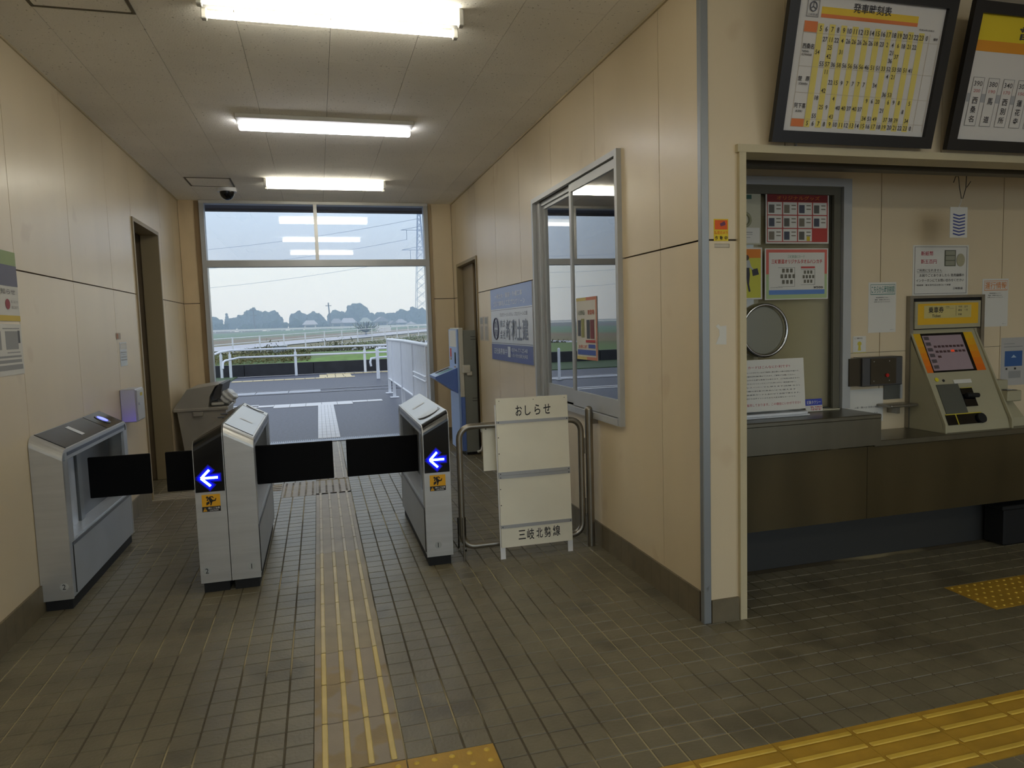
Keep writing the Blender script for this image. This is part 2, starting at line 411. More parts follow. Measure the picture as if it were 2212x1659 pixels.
# baseboards made of cove tiles
def baseboard(name, axis, pos, d, a0, a1, h=.15, skip=()):
    par = struct(MB().box(*((min(pos, pos+d*.5), max(pos, pos+d*.5), a0, a1) if axis == 'X' else (a0, a1, min(pos, pos+d*.5), max(pos, pos+d*.5))), 0, h-.004).build(name, WALLJ))
    n = max(1, round((a1-a0)/.1)); s = (a1-a0)/n
    for k in range(n):
        a, b = a0+k*s+.0012, a0+(k+1)*s-.0012; mb = MB()
        if axis == 'X': mb.box(min(pos, pos+d), max(pos, pos+d), a, b, 0, h)
        else: mb.box(a, b, min(pos, pos+d), max(pos, pos+d), 0, h)
        mb.build('baseboard_tile', BASE, par)
baseboard('baseboard_left', 'X', XL, .012, 3.1, 6.68)
baseboard('baseboard_right', 'X', XR, -.012, 2.93, 7.50)
baseboard('baseboard_front', 'Y', YC, -.012, 1.745, 1.893, h=.11)
baseboard('baseboard_far', 'Y', YF, -.012, 1.42, 1.70)
baseboard('baseboard_far_left', 'Y', YF, -.012, XL+.02, -1.28)
baseboard('baseboard_left_far', 'X', XL, .012, 7.80, YF-.02)
# side rooms: behind the left door, behind the right door, ticket office
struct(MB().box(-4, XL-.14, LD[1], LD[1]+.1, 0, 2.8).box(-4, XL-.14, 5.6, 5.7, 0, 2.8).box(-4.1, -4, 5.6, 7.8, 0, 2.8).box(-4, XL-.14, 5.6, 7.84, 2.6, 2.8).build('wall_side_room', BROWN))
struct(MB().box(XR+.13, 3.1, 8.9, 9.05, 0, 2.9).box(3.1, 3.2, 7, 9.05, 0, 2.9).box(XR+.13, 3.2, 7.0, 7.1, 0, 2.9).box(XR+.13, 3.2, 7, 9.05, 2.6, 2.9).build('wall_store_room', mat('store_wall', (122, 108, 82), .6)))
OFW = mat('office_wall', (214, 216, 206), .7)
struct(MB().box(4.6, 4.7, 3.6, 4.4, 0, 2.9).box(4.6, 4.7, 6.4, 7.0, 0, 2.9).box(4.6, 4.7, 4.4, 6.4, 0, .9).box(4.6, 4.7, 4.4, 6.4, 2.3, 2.9).box(XR+.13, 4.7, 6.9, 7.0, 0, 2.9).box(XR+.13, 4.7, 3.6, 7.0, 2.75, 2.9).build('wall_office', OFW))  # outer wall opening added to let daylight into the office
# door frames
def doorframe(name, x, d, y0, y1, z1, m, wdt=.035):
    s = 1 if d > 0 else -1
    xa, xb = sorted((x+.012*s, x-.15*s))
    mb = MB().box(xa, xb, y0-wdt, y0, 0, z1+wdt).box(xa, xb, y1, y1+wdt, 0, z1+wdt).box(xa, xb, y0, y1, z1, z1+wdt)
    return struct(mb.build(name, m))
d1 = doorframe('door_1', XL, 1, LD[0]+.035, LD[1]-.035, LD[3]-.035, mat('door_frame_beige', (150, 134, 100), .5))
d2 = doorframe('door_2', XR, -1, RD[0]+.035, RD[1]-.035, RD[3]-.035, MATS['door_frame_beige'])
B('door_leaf', mat('door_leaf_brown', (134, 118, 88), .5), d2, XR+.10, XR+.125, RD[0]+.04, RD[1]-.36, 0.01, RD[3]-.04)
B('door_leaf', MATS['door_leaf_brown'], d2, XR+.06, XR+.085, RD[1]-.62, RD[1]-.04, 0.01, RD[3]-.04)

# --- platform doorway frame with transom
fr = struct(MB().box(FD[0], FD[0]+.05, YF-.03, YF+.10, 0, 2.965).box(FD[1]-.05, FD[1], YF-.03, YF+.10, 0, 2.965).build('window_1', ALU))
B('head_rail', ALUW, fr, FD[0], FD[1], YF-.035, YF+.1, 2.965, 2.998)
B('transom_bar', ALU, fr, FD[0]+.05, FD[1]-.05, YF-.04, YF+.09, 2.228, 2.305)
B('mullion', ALUW, fr, .022, .062, YF-.03, YF+.07, 2.305, 2.965)
TG = glassmat('transom_glass', (.88, .92, 1.0), 1.52, 2.2)
B('pane', TG, fr, FD[0]+.05, .022, YF+.01, YF+.016, 2.305, 2.965)
B('pane', TG, fr, .062, FD[1]-.05, YF+.01, YF+.016, 2.305, 2.965)
B('outer_trim', mat('jamb_brown', (140, 116, 80), .5, var=.15, vs=3), fr, FD[0]-.055, FD[0], YF-.012, YF+.02, 0, 2.99)
B('outer_trim', mat('jamb_tan', (170, 150, 116), .5), fr, FD[1], FD[1]+.045, YF-.012, YF+.02, 0, 2.99)
# canopy outside
cn = struct(MB().box(-5, 6, YF+.2, 10.2, 3.10, 3.3).build('trim_6', mat('canopy_grey', (70, 74, 86), .7)))
B('gutter', MATS['canopy_grey'], cn, -5, 6, 10.14, 10.24, 3.075, 3.18)

# --- corridor office window (sliding aluminium)
wf2 = struct(MB().box(XR-.03, XR+.06, 3.765, WIN[0], .835, 2.43).box(XR-.03, XR+.06, WIN[1], 5.42, .835, 2.43)
             .box(XR-.03, XR+.06, WIN[0], WIN[1], WIN[3], 2.43).box(XR-.034, XR+.06, WIN[0], WIN[1], .835, WIN[2]).build('window_2', ALU))
B('inner_track', ALU, wf2, XR+.0, XR+.055, 5.30, 5.385, .875, 2.395); B('inner_track', ALU, wf2, XR+.012, XR+.024, 3.80, 5.30, 2.36, 2.395)
OG = glassmat('office_glass', (.78, .84, .82), 1.52, 3.4)
def sash(x, y0, y1):
    s = MB().box(x, x+.022, y0, y0+.035, .88, 2.39).box(x, x+.022, y1-.035, y1, .88, 2.39).box(x, x+.022, y0+.035, y1-.035, 2.335, 2.39).box(x, x+.022, y0+.035, y1-.035, .88, .985).build('sash', ALU, wf2)
    MB().box(x+.009, x+.013, y0+.035, y1-.035, .985, 2.335).build('pane', OG, s)
sash(XR-.012, 3.80, 4.60); sash(XR+.025, 4.56, 5.30)
# --- service window in the alcove
sf = struct(MB().box(2.945, 3.0, 3.44, 3.53, SW[2], 2.225).box(1.9, 2.945, 3.44, 3.53, 2.18, 2.225).box(1.9, 1.96, 3.44, 3.53, SW[2], 2.18).build('window_3', ALU))
B('inner_frame', mat('dark_bronze', (92, 88, 72), .5), sf, 2.895, 2.94, 3.46, 3.50, .905, 2.18)
B('inner_frame', MATS['dark_bronze'], sf, 1.96, 2.895, 3.46, 3.50, 2.135, 2.18)
B('blind', mat('blind_beige', (184, 174, 142), .7, var=.05, vs=3), sf, 1.955, 2.99, 3.532, 3.536, .905, 2.22)
B('pane', glassmat('service_glass', (.95, .95, .92), 1.5), sf, 1.96, 2.895, 3.478, 3.482, .905, 2.135)
rg = MB()
rp = [(2.432+.144*math.cos(2*PI*k/40), 3.455, 1.376+.144*math.sin(2*PI*k/40)) for k in range(41)]
rg.tube(rp, .010, 8, cap=False); rg.build('talk_ring', mat('chrome', (190, 190, 190), .15, 1.), sf)
MB().disc((2.432, 3.472, 1.376), (0, -1, 0), .136, .004, 40).build('talk_disc', mat('disc_clear', (132, 130, 112), .25), sf)

# ================================================================== outdoors
struct(MB().box(-40, 40, 9.7, 24.66, -.12, -.004).box(-40, 40, 9.45, 9.7, -.2, -.05).build('ground_asphalt', ASPH))
struct(MB().box(-40, XL-.15, 5, 9.45, -.12, -.004).build('ground_beside', ASPH))
struct(MB().box(-20, 20, -30, -2.7, -.12, -.01).build('ground_street', mat('pale_concrete', (168, 164, 156), .7, var=.06, vs=2)))
# drain
dr = tag(thing('drain_channel', (0, 9.6, 0), 'pale metal grating drain channel across the doorway threshold', 'drain'), None)
MB().box(-1.3, 1.45, 9.45, 9.7, -.02, .0).box(-1.3, 1.45, 9.45, 9.47, 0, .006).box(-1.3, 1.45, 9.68, 9.7, 0, .006).build('channel_frame', mat('galvanised', (150, 156, 166), .45, .4), dr)
g_ = MB()
for k in range(110): g_.box(-1.29+k*.025, -1.275+k*.025, 9.47, 9.68, 0, .005)
o = g_.build('grating', MATS['galvanised'], dr)
PALE = mat('pale_paving', (214, 212, 208), .5, var=.05, vs=5)
pv = tag(thing('pale_guide_strip', (0, 9.75, 0), 'pale tactile path of small setts running out to the platform crossing', 'tactile paving'), None)
setm = bpy.data.meshes.new('paving_sett'); _b = MB().box(-.0285, .0285, -.145, .145, -.004, .006, bev=.003); setm.from_pydata(_b.v, [], _b.f); setm.materials.append(PALE)
for j in range(15):
    for i in range(5): inst(setm, 'paving_sett', (-.04+i*.059, 9.86+j*.3, .004), pv)
pc = tag(thing('pale_cross_strip', (-1, 14.2, 0), 'pale stepped tactile strip crossing at the end of the guide path', 'tactile paving'), None)
for (a, b_, c, d) in ((-3.6, 1.17, 14.33, 14.63), (-.9, .55, 14.05, 14.33), (-3.6, -1.3, 14.5, 14.8)):
    n = round((b_-a)/.3)
    for k in range(n): MB().box(a+k*.3+.004, a+(k+1)*.3-.004, c, d, -.003, .008).build('paving_block', PALE, pc)
# railway crossing
RAIL = mat('rail_steel', (168, 172, 186), .25, .8)
for (y, lab) in ((17.25, 'nearer steel rail set flush in the asphalt crossing'), (18.12, 'farther steel rail set flush in the asphalt crossing')):
    rl = thing('rail', (0, y, 0), lab, 'rail')
    B('rail_head', RAIL, rl, -14, 12, y-.03, y+.03, -.02, .006)
    B('flangeway', DARK, rl, -14, 12, y+.03, y+.13, -.02, -.001); B('outer_gap', DARK, rl, -14, 12, y-.10, y-.03, -.02, -.001)
cp = thing('crossing_plate', (-2, 17.6, 0), 'wet grey crossing plates between the two rails', 'plate')
for k in range(12): B('plate', mat('plate_grey', (150, 154, 168), .3, .2, var=.1, vs=3), cp, -9+k*.75+.01, -9+(k+1)*.75-.01, 17.39, 17.99, -.01, .004)
YT = mat('yellow_tactile_out', (226, 206, 158), .5, var=.06, vs=6)
for (nm, x0, x1, y0, y1, lab) in (('a', -2.55, 1.32, 22.2, 22.5, 'yellow tactile strip along the far platform edge'), ('b', .2, 3.2, 23.9, 24.2, 'yellow tactile strip nearer the dark wall')):
    t = thing('tactile_strip', (x0, y0, 0), lab, 'tactile paving')
    for k in range(int((x1-x0)/.3)): MB().box(x0+k*.3+.01, x0+(k+1)*.3-.01, y0, y1, -.003, .01).build('tactile_block', YT, t)
t = thing('tactile_patch', (0, 22.5, 0), 'small yellow tactile patch joining the two platform strips', 'tactile paving')
for k in range(4):
    for j in range(4): MB().box(-.02+k*.25, .21+k*.25, 22.52+j*.34, 22.82+j*.34, -.003, .01).build('tactile_block', YT, t)
MB().box(-8, -2.62, 20.8, 24.6, -.01, .02).build('verge_grass', mat('verge_green', (74, 92, 58), .8, var=.3, vs=9)); bpy.data.objects['verge_grass']['kind'] = 'structure'
# dark retaining wall
rw = thing('retaining_wall', (0, 24.8, 0), 'low dark stained concrete wall behind the platform handrail', 'wall')
for k in range(9): B('wall_section', mat('dark_concrete', (46, 46, 50), .7, var=.25, vs=3), rw, -9+k*2.2+.01, -9+(k+1)*2.2-.01, 24.66, 24.86, 0, .40)
B('wall_core', mat('dark_concrete', (46, 46, 50)), rw, -9, 10.8, 24.72, 24.8, 0, .38)
# platform handrail
def handrail(x0, x1, y, posts, label, left_loop=False, ztop=.90, zlow=.66, name='handrail'):
    h = thing(name, (posts[0], y, 0), label, 'handrail')
    for px_ in posts:
        p = MB().tube([(px_, y, 0), (px_, y, ztop-.12)], .045, 10).tube([(px_, y, ztop-.12), (px_, y, ztop)], .022, 8).build('post', WHITE, h)
    if left_loop:
        MB().tube([(x1, y, ztop), (x0, y, ztop), (x0-.25, y-.7, ztop-.03), (x0-.32, y-1.6, ztop-.08)], .034, 10).build('top_rail', WHITE, h)
        MB().tube([(x1, y-.02, zlow), (x0+.25, y-.02, zlow), (x0-.1, y-.7, zlow-.06), (x0-.13, y-.95, zlow-.1), (x0-.14, y-1.0, zlow-.3)], .034, 10).build('middle_rail', WHITE, h)
    else:
        MB().tube([(x1, y, ztop), (x0, y, ztop)], .034, 10).build('top_rail', WHITE, h); MB().tube([(x1, y, zlow), (x0, y, zlow)], .034, 10).build('middle_rail', WHITE, h)
handrail(-2.75, 9, 24.3, [-3.05, -2.78, -.755, 1.49, 3.6, 5.7], 'long white two-bar handrail along the far platform', True)
h = thing('handrail', (1.65, 20.8, 0), 'short white handrail ending in a loop beside the platform crossing', 'handrail')
MB().tube([(1.64, 20.8, 0), (1.64, 20.8, .84)], .05, 10).build('post', WHITE, h); MB().tube([(2.35, 22.3, 0), (2.35, 22.3, .78)], .045, 10).build('post', WHITE, h)
MB().tube([(1.60, 20.8, .87), (1.75, 21, .88), (5.5, 22.9, .88)], .034).build('top_rail', WHITE, h)
MB().tube([(5.5, 22.9, .62), (1.7, 20.9, .62), (1.45, 20.75, .60), (1.42, 20.7, .5), (1.44, 20.72, .38)], .032).build('middle_rail', WHITE, h)
wp = thing('white_marker_post', (-2.42, 17.0, 0), 'slim white post beside the left jamb of the doorway, before the crossing', 'post'); MB().tube([(-2.42, 17.0, 0), (-2.42, 17.0, .80)], .035, 10).dome((-2.42, 17.0, .80), .035, .03, 10, 3).build('pole', WHITE, wp); B('base', GREY, wp, -2.5, -2.34, 16.92, 17.08, 0, .015)
bp_ = thing('dark_marker_post', (1.95, 19.3, 0), 'squat black square post beside the end of the white guard', 'post')
B('body', mat('post_black', (42, 42, 46), .6), bp_, 1.86, 2.04, 19.2, 19.4, 0, .62, bev=.01); B('cap', GREY, bp_, 1.85, 2.05, 19.19, 19.41, .62, .65)
# white slatted guard on the right outside the door
gd = thing('white_guard', (1.5, 13, 0), 'white slatted guard panel leading from the doorway to the crossing', 'guard rail')
def gx(y): return 1.50+(16-y)*-.004
MB().tube([(gx(16.05), 16.05, 1.12), (gx(16), 16, 1.21), (gx(12.7), 12.7, 1.22), (gx(9.7), 9.7, 1.2)], .03, 10).build('top_rail', WHITE, gd)
MB().tube([(gx(16), 16, .33), (gx(9.7), 9.7, .33)], .022, 8).build('bottom_rail', WHITE, gd)
slm = bpy.data.meshes.new('slat'); _b = MB().box(-.006, .006, -.019, .019, .33, 1.2); slm.from_pydata(_b.v, [], _b.f); slm.materials.append(WHITE)
y = 15.97
while y > 9.72: inst(slm, 'slat', (gx(y), y, 0), gd); y -= .072
for y in (15.95, 14.9, 13.2, 11.5, 9.9):
    p = B('post', WHITE, gd, gx(y)-.03, gx(y)+.03, y-.03, y+.03, 0, 1.19); B('foot_plate', WHITE, p, gx(y)-.09, gx(y)+.09, y-.09, y+.09, 0, .012)
MB().tube([(gx(11.3)-.03, 11.3, .75), (gx(9.9)-.03, 9.9, .75)], .014).tube([(gx(11.3)-.03, 11.3, .68), (gx(9.9)-.03, 9.9, .68)], .014).build('hand_grip', WHITE, gd)

# terrain beyond
def tz(x, y):
    if y < 28.5: return .36+.075*max(0, y-24.9)
    if y < 35: return .63-.07*(y-28.5)
    if y < 45: return .175-.0275*(y-35)
    return -.1+.0215*(y-45) if y < 128 else -.1+.0215*83
FA, FB = Vector((-6.6, 44.6)), Vector((9.0, 73.0))
gm = bpy.data.meshes.new('field'); vs = []; fs = []
ysl = [24.86, 26, 27, 28.5, 30, 33, 35, 40, 45, 50, 55, 60, 66, 72, 80, 90, 100, 110, 120, 128, 150, 200, 320]; xsl = [-260, -120, -60, -30, -15, -8, -3, 2, 7, 14, 28, 60, 120, 260]
for y in ysl:
    for x in xsl: vs.append((x, y, tz(x, y)))
nx = len(xsl)
for j in range(len(ysl)-1):
    for i in range(nx-1): fs.append((j*nx+i, j*nx+i+1, (j+1)*nx+i+1, (j+1)*nx+i))
gm.from_pydata(vs, [], fs)
fm = bpy.data.materials.new('field_bands'); fm.use_nodes = True; n = fm.node_tree; b = n.nodes['Principled BSDF']; b.inputs['Roughness'].default_value = .9
g = n.nodes.new('ShaderNodeNewGeometry'); dt = n.nodes.new('ShaderNodeVectorMath'); dt.operation = 'DOT_PRODUCT'; dt.inputs[1].default_value = (-.75, .66, 0)
n.links.new(g.outputs['Position'], dt.inputs[0]); nz2 = n.nodes.new('ShaderNodeTexNoise'); nz2.inputs['Scale'].default_value = .35; nz2.inputs['Detail'].default_value = 6
ad = n.nodes.new('ShaderNodeMath'); ad.operation = 'MULTIPLY_ADD'; n.links.new(nz2.outputs[0], ad.inputs[0]); ad.inputs[1].default_value = 3.0; n.links.new(dt.outputs['Value'], ad.inputs[2])
mr = n.nodes.new('ShaderNodeMapRange'); mr.inputs[1].default_value = 0; mr.inputs[2].default_value = 150; n.links.new(ad.outputs[0], mr.inputs[0])
r = n.nodes.new('ShaderNodeValToRGB'); n.links.new(mr.outputs[0], r.inputs[0]); el = r.color_ramp.elements; r.color_ramp.interpolation = 'EASE'
stops = [(0, (104, 124, 70)), (.16, (108, 126, 76)), (.19, (112, 100, 70)), (.24, (126, 122, 88)), (.36, (128, 118, 84)), (.40, (128, 108, 74)), (.46, (96, 122, 74)), (.58, (92, 120, 76)), (.62, (104, 92, 78)), (.74, (106, 96, 82)), (.8, (100, 118, 84)), (1, (96, 112, 84))]
el[0].position = 0; el[0].color = (*srgb(stops[0][1]), 1); el[1].position = 1; el[1].color = (*srgb(stops[-1][1]), 1)
for p_, c_ in stops[1:-1]: q = el.new(p_); q.color = (*srgb(c_), 1)
n.links.new(r.outputs[0], b.inputs['Base Color']); gm.materials.append(fm)
o = bpy.data.objects.new('ground_field', gm); COL.objects.link(o); o['kind'] = 'structure'
# bright lawn wedge behind the wall
lw = MB(); L0 = [(-1.2, 24.9), (12, 24.9), (12, 28.5), (2.2, 28.5)]; lw.add([(x, y, tz(x, y)+.03) for x, y in L0], [(0, 1, 2, 3)])
struct(lw.build('ground_lawn', mat('lawn_green', (112, 140, 66), .9, var=.2, vs=3)))
def strip(name, x0a, y0a, x1a, y1a, wd, lift, m, a=None):
    d = Vector((x1a-x0a, y1a-y0a)); L = d.length; d.normalize(); nn = Vector((-d.y, d.x)); mb = MB(); N = 14; pts = []
    for k in range(N+1):
        p = Vector((x0a, y0a))+d*L*k/N
        for s_ in (0, wd): q = p+nn*s_; pts.append((q.x, q.y, tz(q.x, q.y)+lift))
    mb.add(pts, [(2*k, 2*k+2, 2*k+3, 2*k+1) for k in range(N)]); return struct(mb.build(name, m))
ROAD = mat('wet_road', (166, 170, 186), .35, var=.06, vs=.6)
strip('ground_road', -30, 4+8, 60, 160, 5.0, .05, ROAD) if False else strip('ground_road', -22, 24+6, 40, 134, 4.6, .10, ROAD)
strip('ground_path', -9, 33, 20, 74, 1.8, .06, ROAD)
# mid fence
mf = thing('roadside_fence', (FA.x, FA.y, 0), 'long white four-rail fence climbing along the road beyond the platform', 'fence')
N = 14
def fp(k): p = FA.lerp(FB, k/11.0); return p.x, p.y
def fz(k): return -.12+.05*k
for k in range(-2, N+3):
    x, y = fp(k); z = fz(k); MB().tube([(x, y, z), (x, y, z+1.27)], .055, 6).build('post', WHITE, mf)
for j, h_ in enumerate((1.22, .86, .5, .14)):
    mb = MB(); pts = [(*fp(k), fz(k)+h_) for k in range(-2, N+3)]; mb.tube(pts, .03, 6).build('rail', WHITE, mf)
# far guard rail
fg = thing('far_guard_rail', (0, 122, 1.5), 'thin pale guard rail in front of the distant houses', 'guard rail')
B('beam', WHITE, fg, -60, 60, 121.9, 122, 1.75, 2.05)
for k in range(31): B('post', WHITE, fg, -60+k*4, -59.85+k*4, 122, 122.15, 1.4, 2.0)
# meter box on post, sign bench
mbx = at(604, 748, 'Y', 30); t = thing('meter_box', (mbx.x, 30, .2), 'grey equipment box on a short black post behind the wall', 'box')
B('cabinet', mat('box_grey', (150, 156, 164), .5), t, mbx.x-.27, mbx.x+.27, 29.9, 30.1, .62, .88, bev=.01); B('post', BLACK, t, mbx.x+.08, mbx.x+.2, 29.95, 30.05, -.1, .62); B('roof', WHITE, t, mbx.x-.3, mbx.x+.3, 29.85, 30.15, .88, .91)
q = at(828, 711, 'Y', 95); t = thing('field_sign', (q.x, 95, 1), 'white oblong sign board standing on legs beyond the fence', 'sign')
B('board', WHITE, t, q.x-1.0, q.x+1.0, 94.95, 95, q.z-.28, q.z+.3)
for dx in (-.75, 0, .75): B('leg', WHITE, t, q.x+dx-.06, q.x+dx+.06, 94.95, 95, tz(0, 95), q.z-.28)
# brush behind the wall
def leaves(name, n_, fx, m, label, szr=(.05, .12)):
    mb = MB()
    for _ in range(n_):
        x, y, z = fx(); s_ = random.uniform(*szr); a = Vector((random.uniform(-1, 1), random.uniform(-1, 1), random.uniform(-.3, 1))).normalized()*s_
        b2 = Vector((random.uniform(-1, 1), random.uniform(-1, 1), random.uniform(-.2, .2))).normalized()*s_*.4; c = Vector((x, y, z))
        mb.add([c-a, c+b2, c+a, c-b2], [(0, 1, 2, 3)])
    o = mb.build(name, m, fix=False); return tag(o, label, 'vegetation', None, 'stuff')
def fx1():
    x = random.uniform(-7, 9); y = random.uniform(28.7, 33); return x, y, tz(x, y)+abs(random.gauss(0, .15 if x > -2 else .09))*(1+.4*math.sin(x*2.1))
leaves('brush', 15000, fx1, mat('brush_dark', (84, 84, 62), .9, var=.4, vs=2), 'dark tangled brush on the bank behind the low wall', (.03, .085))
def fx2():
    x = random.uniform(-4, -.3); y = random.uniform(25.3, 28); return x, y, tz(x, y)+abs(random.gauss(0, .07))
leaves('weeds', 3500, fx2, mat('weeds_brown', (112, 106, 66), .9, var=.45, vs=3), 'low brownish weeds just behind the wall at the left', (.03, .07))
def fx3():
    x = random.uniform(-1, 15); k = random.uniform(0, 14); p = fp(k); return p[0]+random.uniform(.5, 3), p[1]+random.uniform(-3, 0), fz(k)-.15+abs(random.gauss(0, .18))
leaves('roadside_grass', 6000, fx3, mat('road_grass', (120, 128, 84), .9, var=.35, vs=2), 'pale tufts of grass at the foot of the roadside fence', (.06, .16))
# trees
def treemesh(r, h, seed, conifer=False):
    rnd = random.Random(seed); bm = bmesh.new()
    k = 14 if not conifer else 6
    for i in range(k):
        if conifer: c = Vector((rnd.uniform(-.1, .1)*r, rnd.uniform(-.2, .2)*r, h*(.25+.13*i))); rr = r*(1-.14*i)
        else:
            a = rnd.uniform(0, 2*PI); d = rnd.uniform(.1, .62)*r if i else 0; c = Vector((math.cos(a)*d, math.sin(a)*d, h*rnd.uniform(.32, .70) if i else h*.56)); rr = min(r, h*.5)*rnd.uniform(.42, .62) if i else min(r*.8, h*.44)
        m_ = bmesh.ops.create_icosphere(bm, subdivisions=3, radius=rr, matrix=Matrix.Translation(c))
        for v in m_['verts']:
            d = v.co-c; q_ = v.co*.9; f = 1+.16*math.sin(q_.x*3.1+seed)*math.sin(q_.z*3.7)+.10*math.sin(q_.y*5+q_.x*6.3+seed)+.08*rnd.uniform(-1, 1); v.co = c+d*f*(1+.05*math.sin(v.co.x*11+v.co.z*9)*math.sin(v.co.z*13+seed))
    me = bpy.data.meshes.new('crown'); bm.to_mesh(me); bm.free(); return me
TREE = mat('tree_green', (44, 60, 42), .95, var=.35, vs=.5)
trees = [(466, 15, 686, 'y', 'small rounded tree at the far left edge of the view'), (489, 6, 675, 'c', 'narrow pointed conifer among the distant trees'), (501, 9, 678, 'y', 'narrow round tree right of the pointed conifer'),
 (517, 10, 674, 'y', 'distant tree left of the utility pole on the left'), (543, 17, 666, 'y', 'tall distant tree behind the utility pole on the left'), (584, 24, 672, 'y', 'broad distant tree with a sloping right side'),
 (594, 24, 691, 'y', 'low dark bushy tree in front of the broad sloping one'), (642, 15, 671, 'y', 'tall round tree at the left of the middle clump'), (638, 14, 690, 'y', 'low bush left of the small white house'),
 (679, 22, 675, 'y', 'wide tree behind the small white house'), (729, 17, 670, 'y', 'round tree just right of the middle utility pole'), (770, 24, 655, 'y', 'tallest domed tree above the houses'),
 (801, 10, 667, 'y', 'shoulder-like tree right of the tallest dome'), (823, 16, 674, 'y', 'low even tree above the gabled house'), (848, 15, 675, 'y', 'low even tree left of the twin flat-topped trees'),
 (870, 11, 664, 'y', 'left one of the two flat-topped trees at the right'), (897, 18, 664, 'y', 'wide flat-topped tree behind the pylon'), (473, 30, 697, 'y', 'low hedge of dark bushes at the far left'), (700, 18, 696, 'y', 'low bushes left of the middle utility pole'), (795, 16, 692, 'y', 'low bushes between the pale-roofed and greenish houses'), (860, 30, 700, 'y', 'low dark bushes by the pylon foot'), (540, 26, 699, 'y', 'low dark bushes under the utility pole on the left')]
for i, (px, hw, top, kd, lab) in enumerate(trees):
    Y = 158 if top < 688 else 142; p = at(px, top, 'Y', Y); base = 1.3; h = p.z-base; r_ = hw*1.32/FPX*Y*1.03
    t = thing('distant_tree', (p.x, Y, base), lab, 'tree', 'distant trees beyond the fields')
    me = treemesh(r_, h, i, kd == 'c'); me.materials.append(TREE); c = inst(me, 'crown', (p.x, Y, base), t); c.scale = (1, .6, 1)
    MB().tube([(p.x, Y, base-.3), (p.x, Y, base+h*.4)], .35, 6).build('trunk', mat('bark', (60, 52, 44), .9), t)
# bare orchard tree
q = at(790, 706, 'Y', 85); t = thing('orchard_tree', (q.x, 85, .7), 'gnarled sparse orchard tree in front of the houses', 'tree')
mb = MB()
for k in range(11):
    a = -1.2+2.4*k/10+random.uniform(-.1, .1); L_ = random.uniform(.9, 1.5); P0 = Vector((q.x, 85, 1.1)); P1 = P0+Vector((math.sin(a)*L_*.6, random.uniform(-.3, .3), .25+math.cos(a)*.3)); P2 = P1+Vector((math.sin(a)*L_*.5, 0, .3+random.uniform(0, .5)))
    mb.tube([P0, P1, P2], .07, 5, r2=.03)
mb.tube([(q.x, 85, .6), (q.x, 85, 1.15)], .13, 6).build('branches', MATS['bark'], t)
lf = MB()
for _ in range(500):
    c = Vector((q.x+random.gauss(0, .8), 85+random.uniform(-.4, .4), 1.6+random.gauss(0, .3))); a = Vector((random.uniform(-1, 1), 0, random.uniform(-1, 1)))*.08; lf.add([c-a, c+Vector((.05, 0, -.02)), c+a, c-Vector((.05, 0, -.02))], [(0, 1, 2, 3)])
o = lf.build('foliage', mat('orchard_leaf', (110, 124, 96), .9), t, fix=False); o['kind'] = 'stuff'
# houses
def house(px0, px1, ptop, Y, roofc, wallc, lab, gable=False, base=1.4, rh=.4):
    a = at(px0, ptop, 'Y', Y); b_ = at(px1, ptop, 'Y', Y); x0, x1, z1 = a.x, b_.x, a.z; h = z1-base; ze = base+h*(1-rh)
    t = thing('distant_house', ((x0+x1)/2, Y, base), lab, 'house')
    B('walls', mat('house_wall_'+str(wallc[0]), wallc, .8), t, x0+.4, x1-.4, Y, Y+6, base-.5, ze)
    mb = MB(); xm = (x0+x1)/2
    if gable: mb.prism([(x0, Y-.5, ze), (x1, Y-.5, ze), (xm, Y-.5, z1)], (0, 7, 0))
    else: mb.add([(x0, Y-.6, ze), (x1, Y-.6, ze), (x1, Y+6.6, ze), (x0, Y+6.6, ze), (x0+.7, Y+3, z1), (x1-.7, Y+3, z1)], [(0, 1, 5, 4), (1, 2, 5), (2, 3, 4, 5), (3, 0, 4), (0, 3, 2, 1)])
    mb.build('roof', mat('roof_'+str(roofc[0]), roofc, .6), t)
    n_ = max(2, int((x1-x0)/2.2))
    for k in range(n_):
        xx = x0+.8+(x1-x0-1.6)*(k+.5)/n_; B('window', mat('house_window', (70, 78, 90), .3), t, xx-.45, xx+.45, Y-.05, Y+.02, base+(ze-base)*.45, base+(ze-base)*.85)
house(652, 687, 692, 136, (170, 172, 180), (206, 204, 200), 'small white house left of the middle utility pole')
house(713, 741, 688, 140, (120, 122, 134), (176, 168, 160), 'house with a dark hipped roof right of the middle utility pole')
house(735, 771, 687, 146, (168, 172, 186), (180, 176, 170), 'wide house with a pale roof below the tallest tree')
house(778, 804, 686, 132, (140, 152, 146), (170, 176, 166), 'greenish house behind the orchard tree')
house(808, 842, 684, 138, (132, 132, 146), (188, 180, 176), 'gabled house right of the orchard tree', True)
house(843, 858, 692, 130, (118, 120, 132), (170, 164, 160), 'small house right of the gabled one', True)
house(857, 880, 689, 144, (138, 142, 156), (168, 164, 160), 'long low house left of the pylon')
house(884, 899, 694, 134, (150, 152, 160), (190, 186, 180), 'pale house at the foot of the pylon')
# utility poles
for (px, top, lab) in ((546, 664, 'utility pole in front of the tall tree at the left'), (709, 654, 'slim utility pole standing in the gap between the trees')):
    p = at(px, top, 'Y', 125); t = thing('utility_pole', (p.x, 125, 1.4), lab, 'pole')
    MB().tube([(p.x+.25, 125, 1.2), (p.x, 125, p.z)], .16, 8, r2=.1).build('pole', mat('pole_grey', (96, 98, 104), .8), t)
    for dz in ((.5, 1.3) if px < 600 else (.5,)): B('cross_arm', MATS['pole_grey'], t, p.x-.5, p.x+.5, 124.95, 125.05, p.z-dz-.06, p.z-dz+.06)
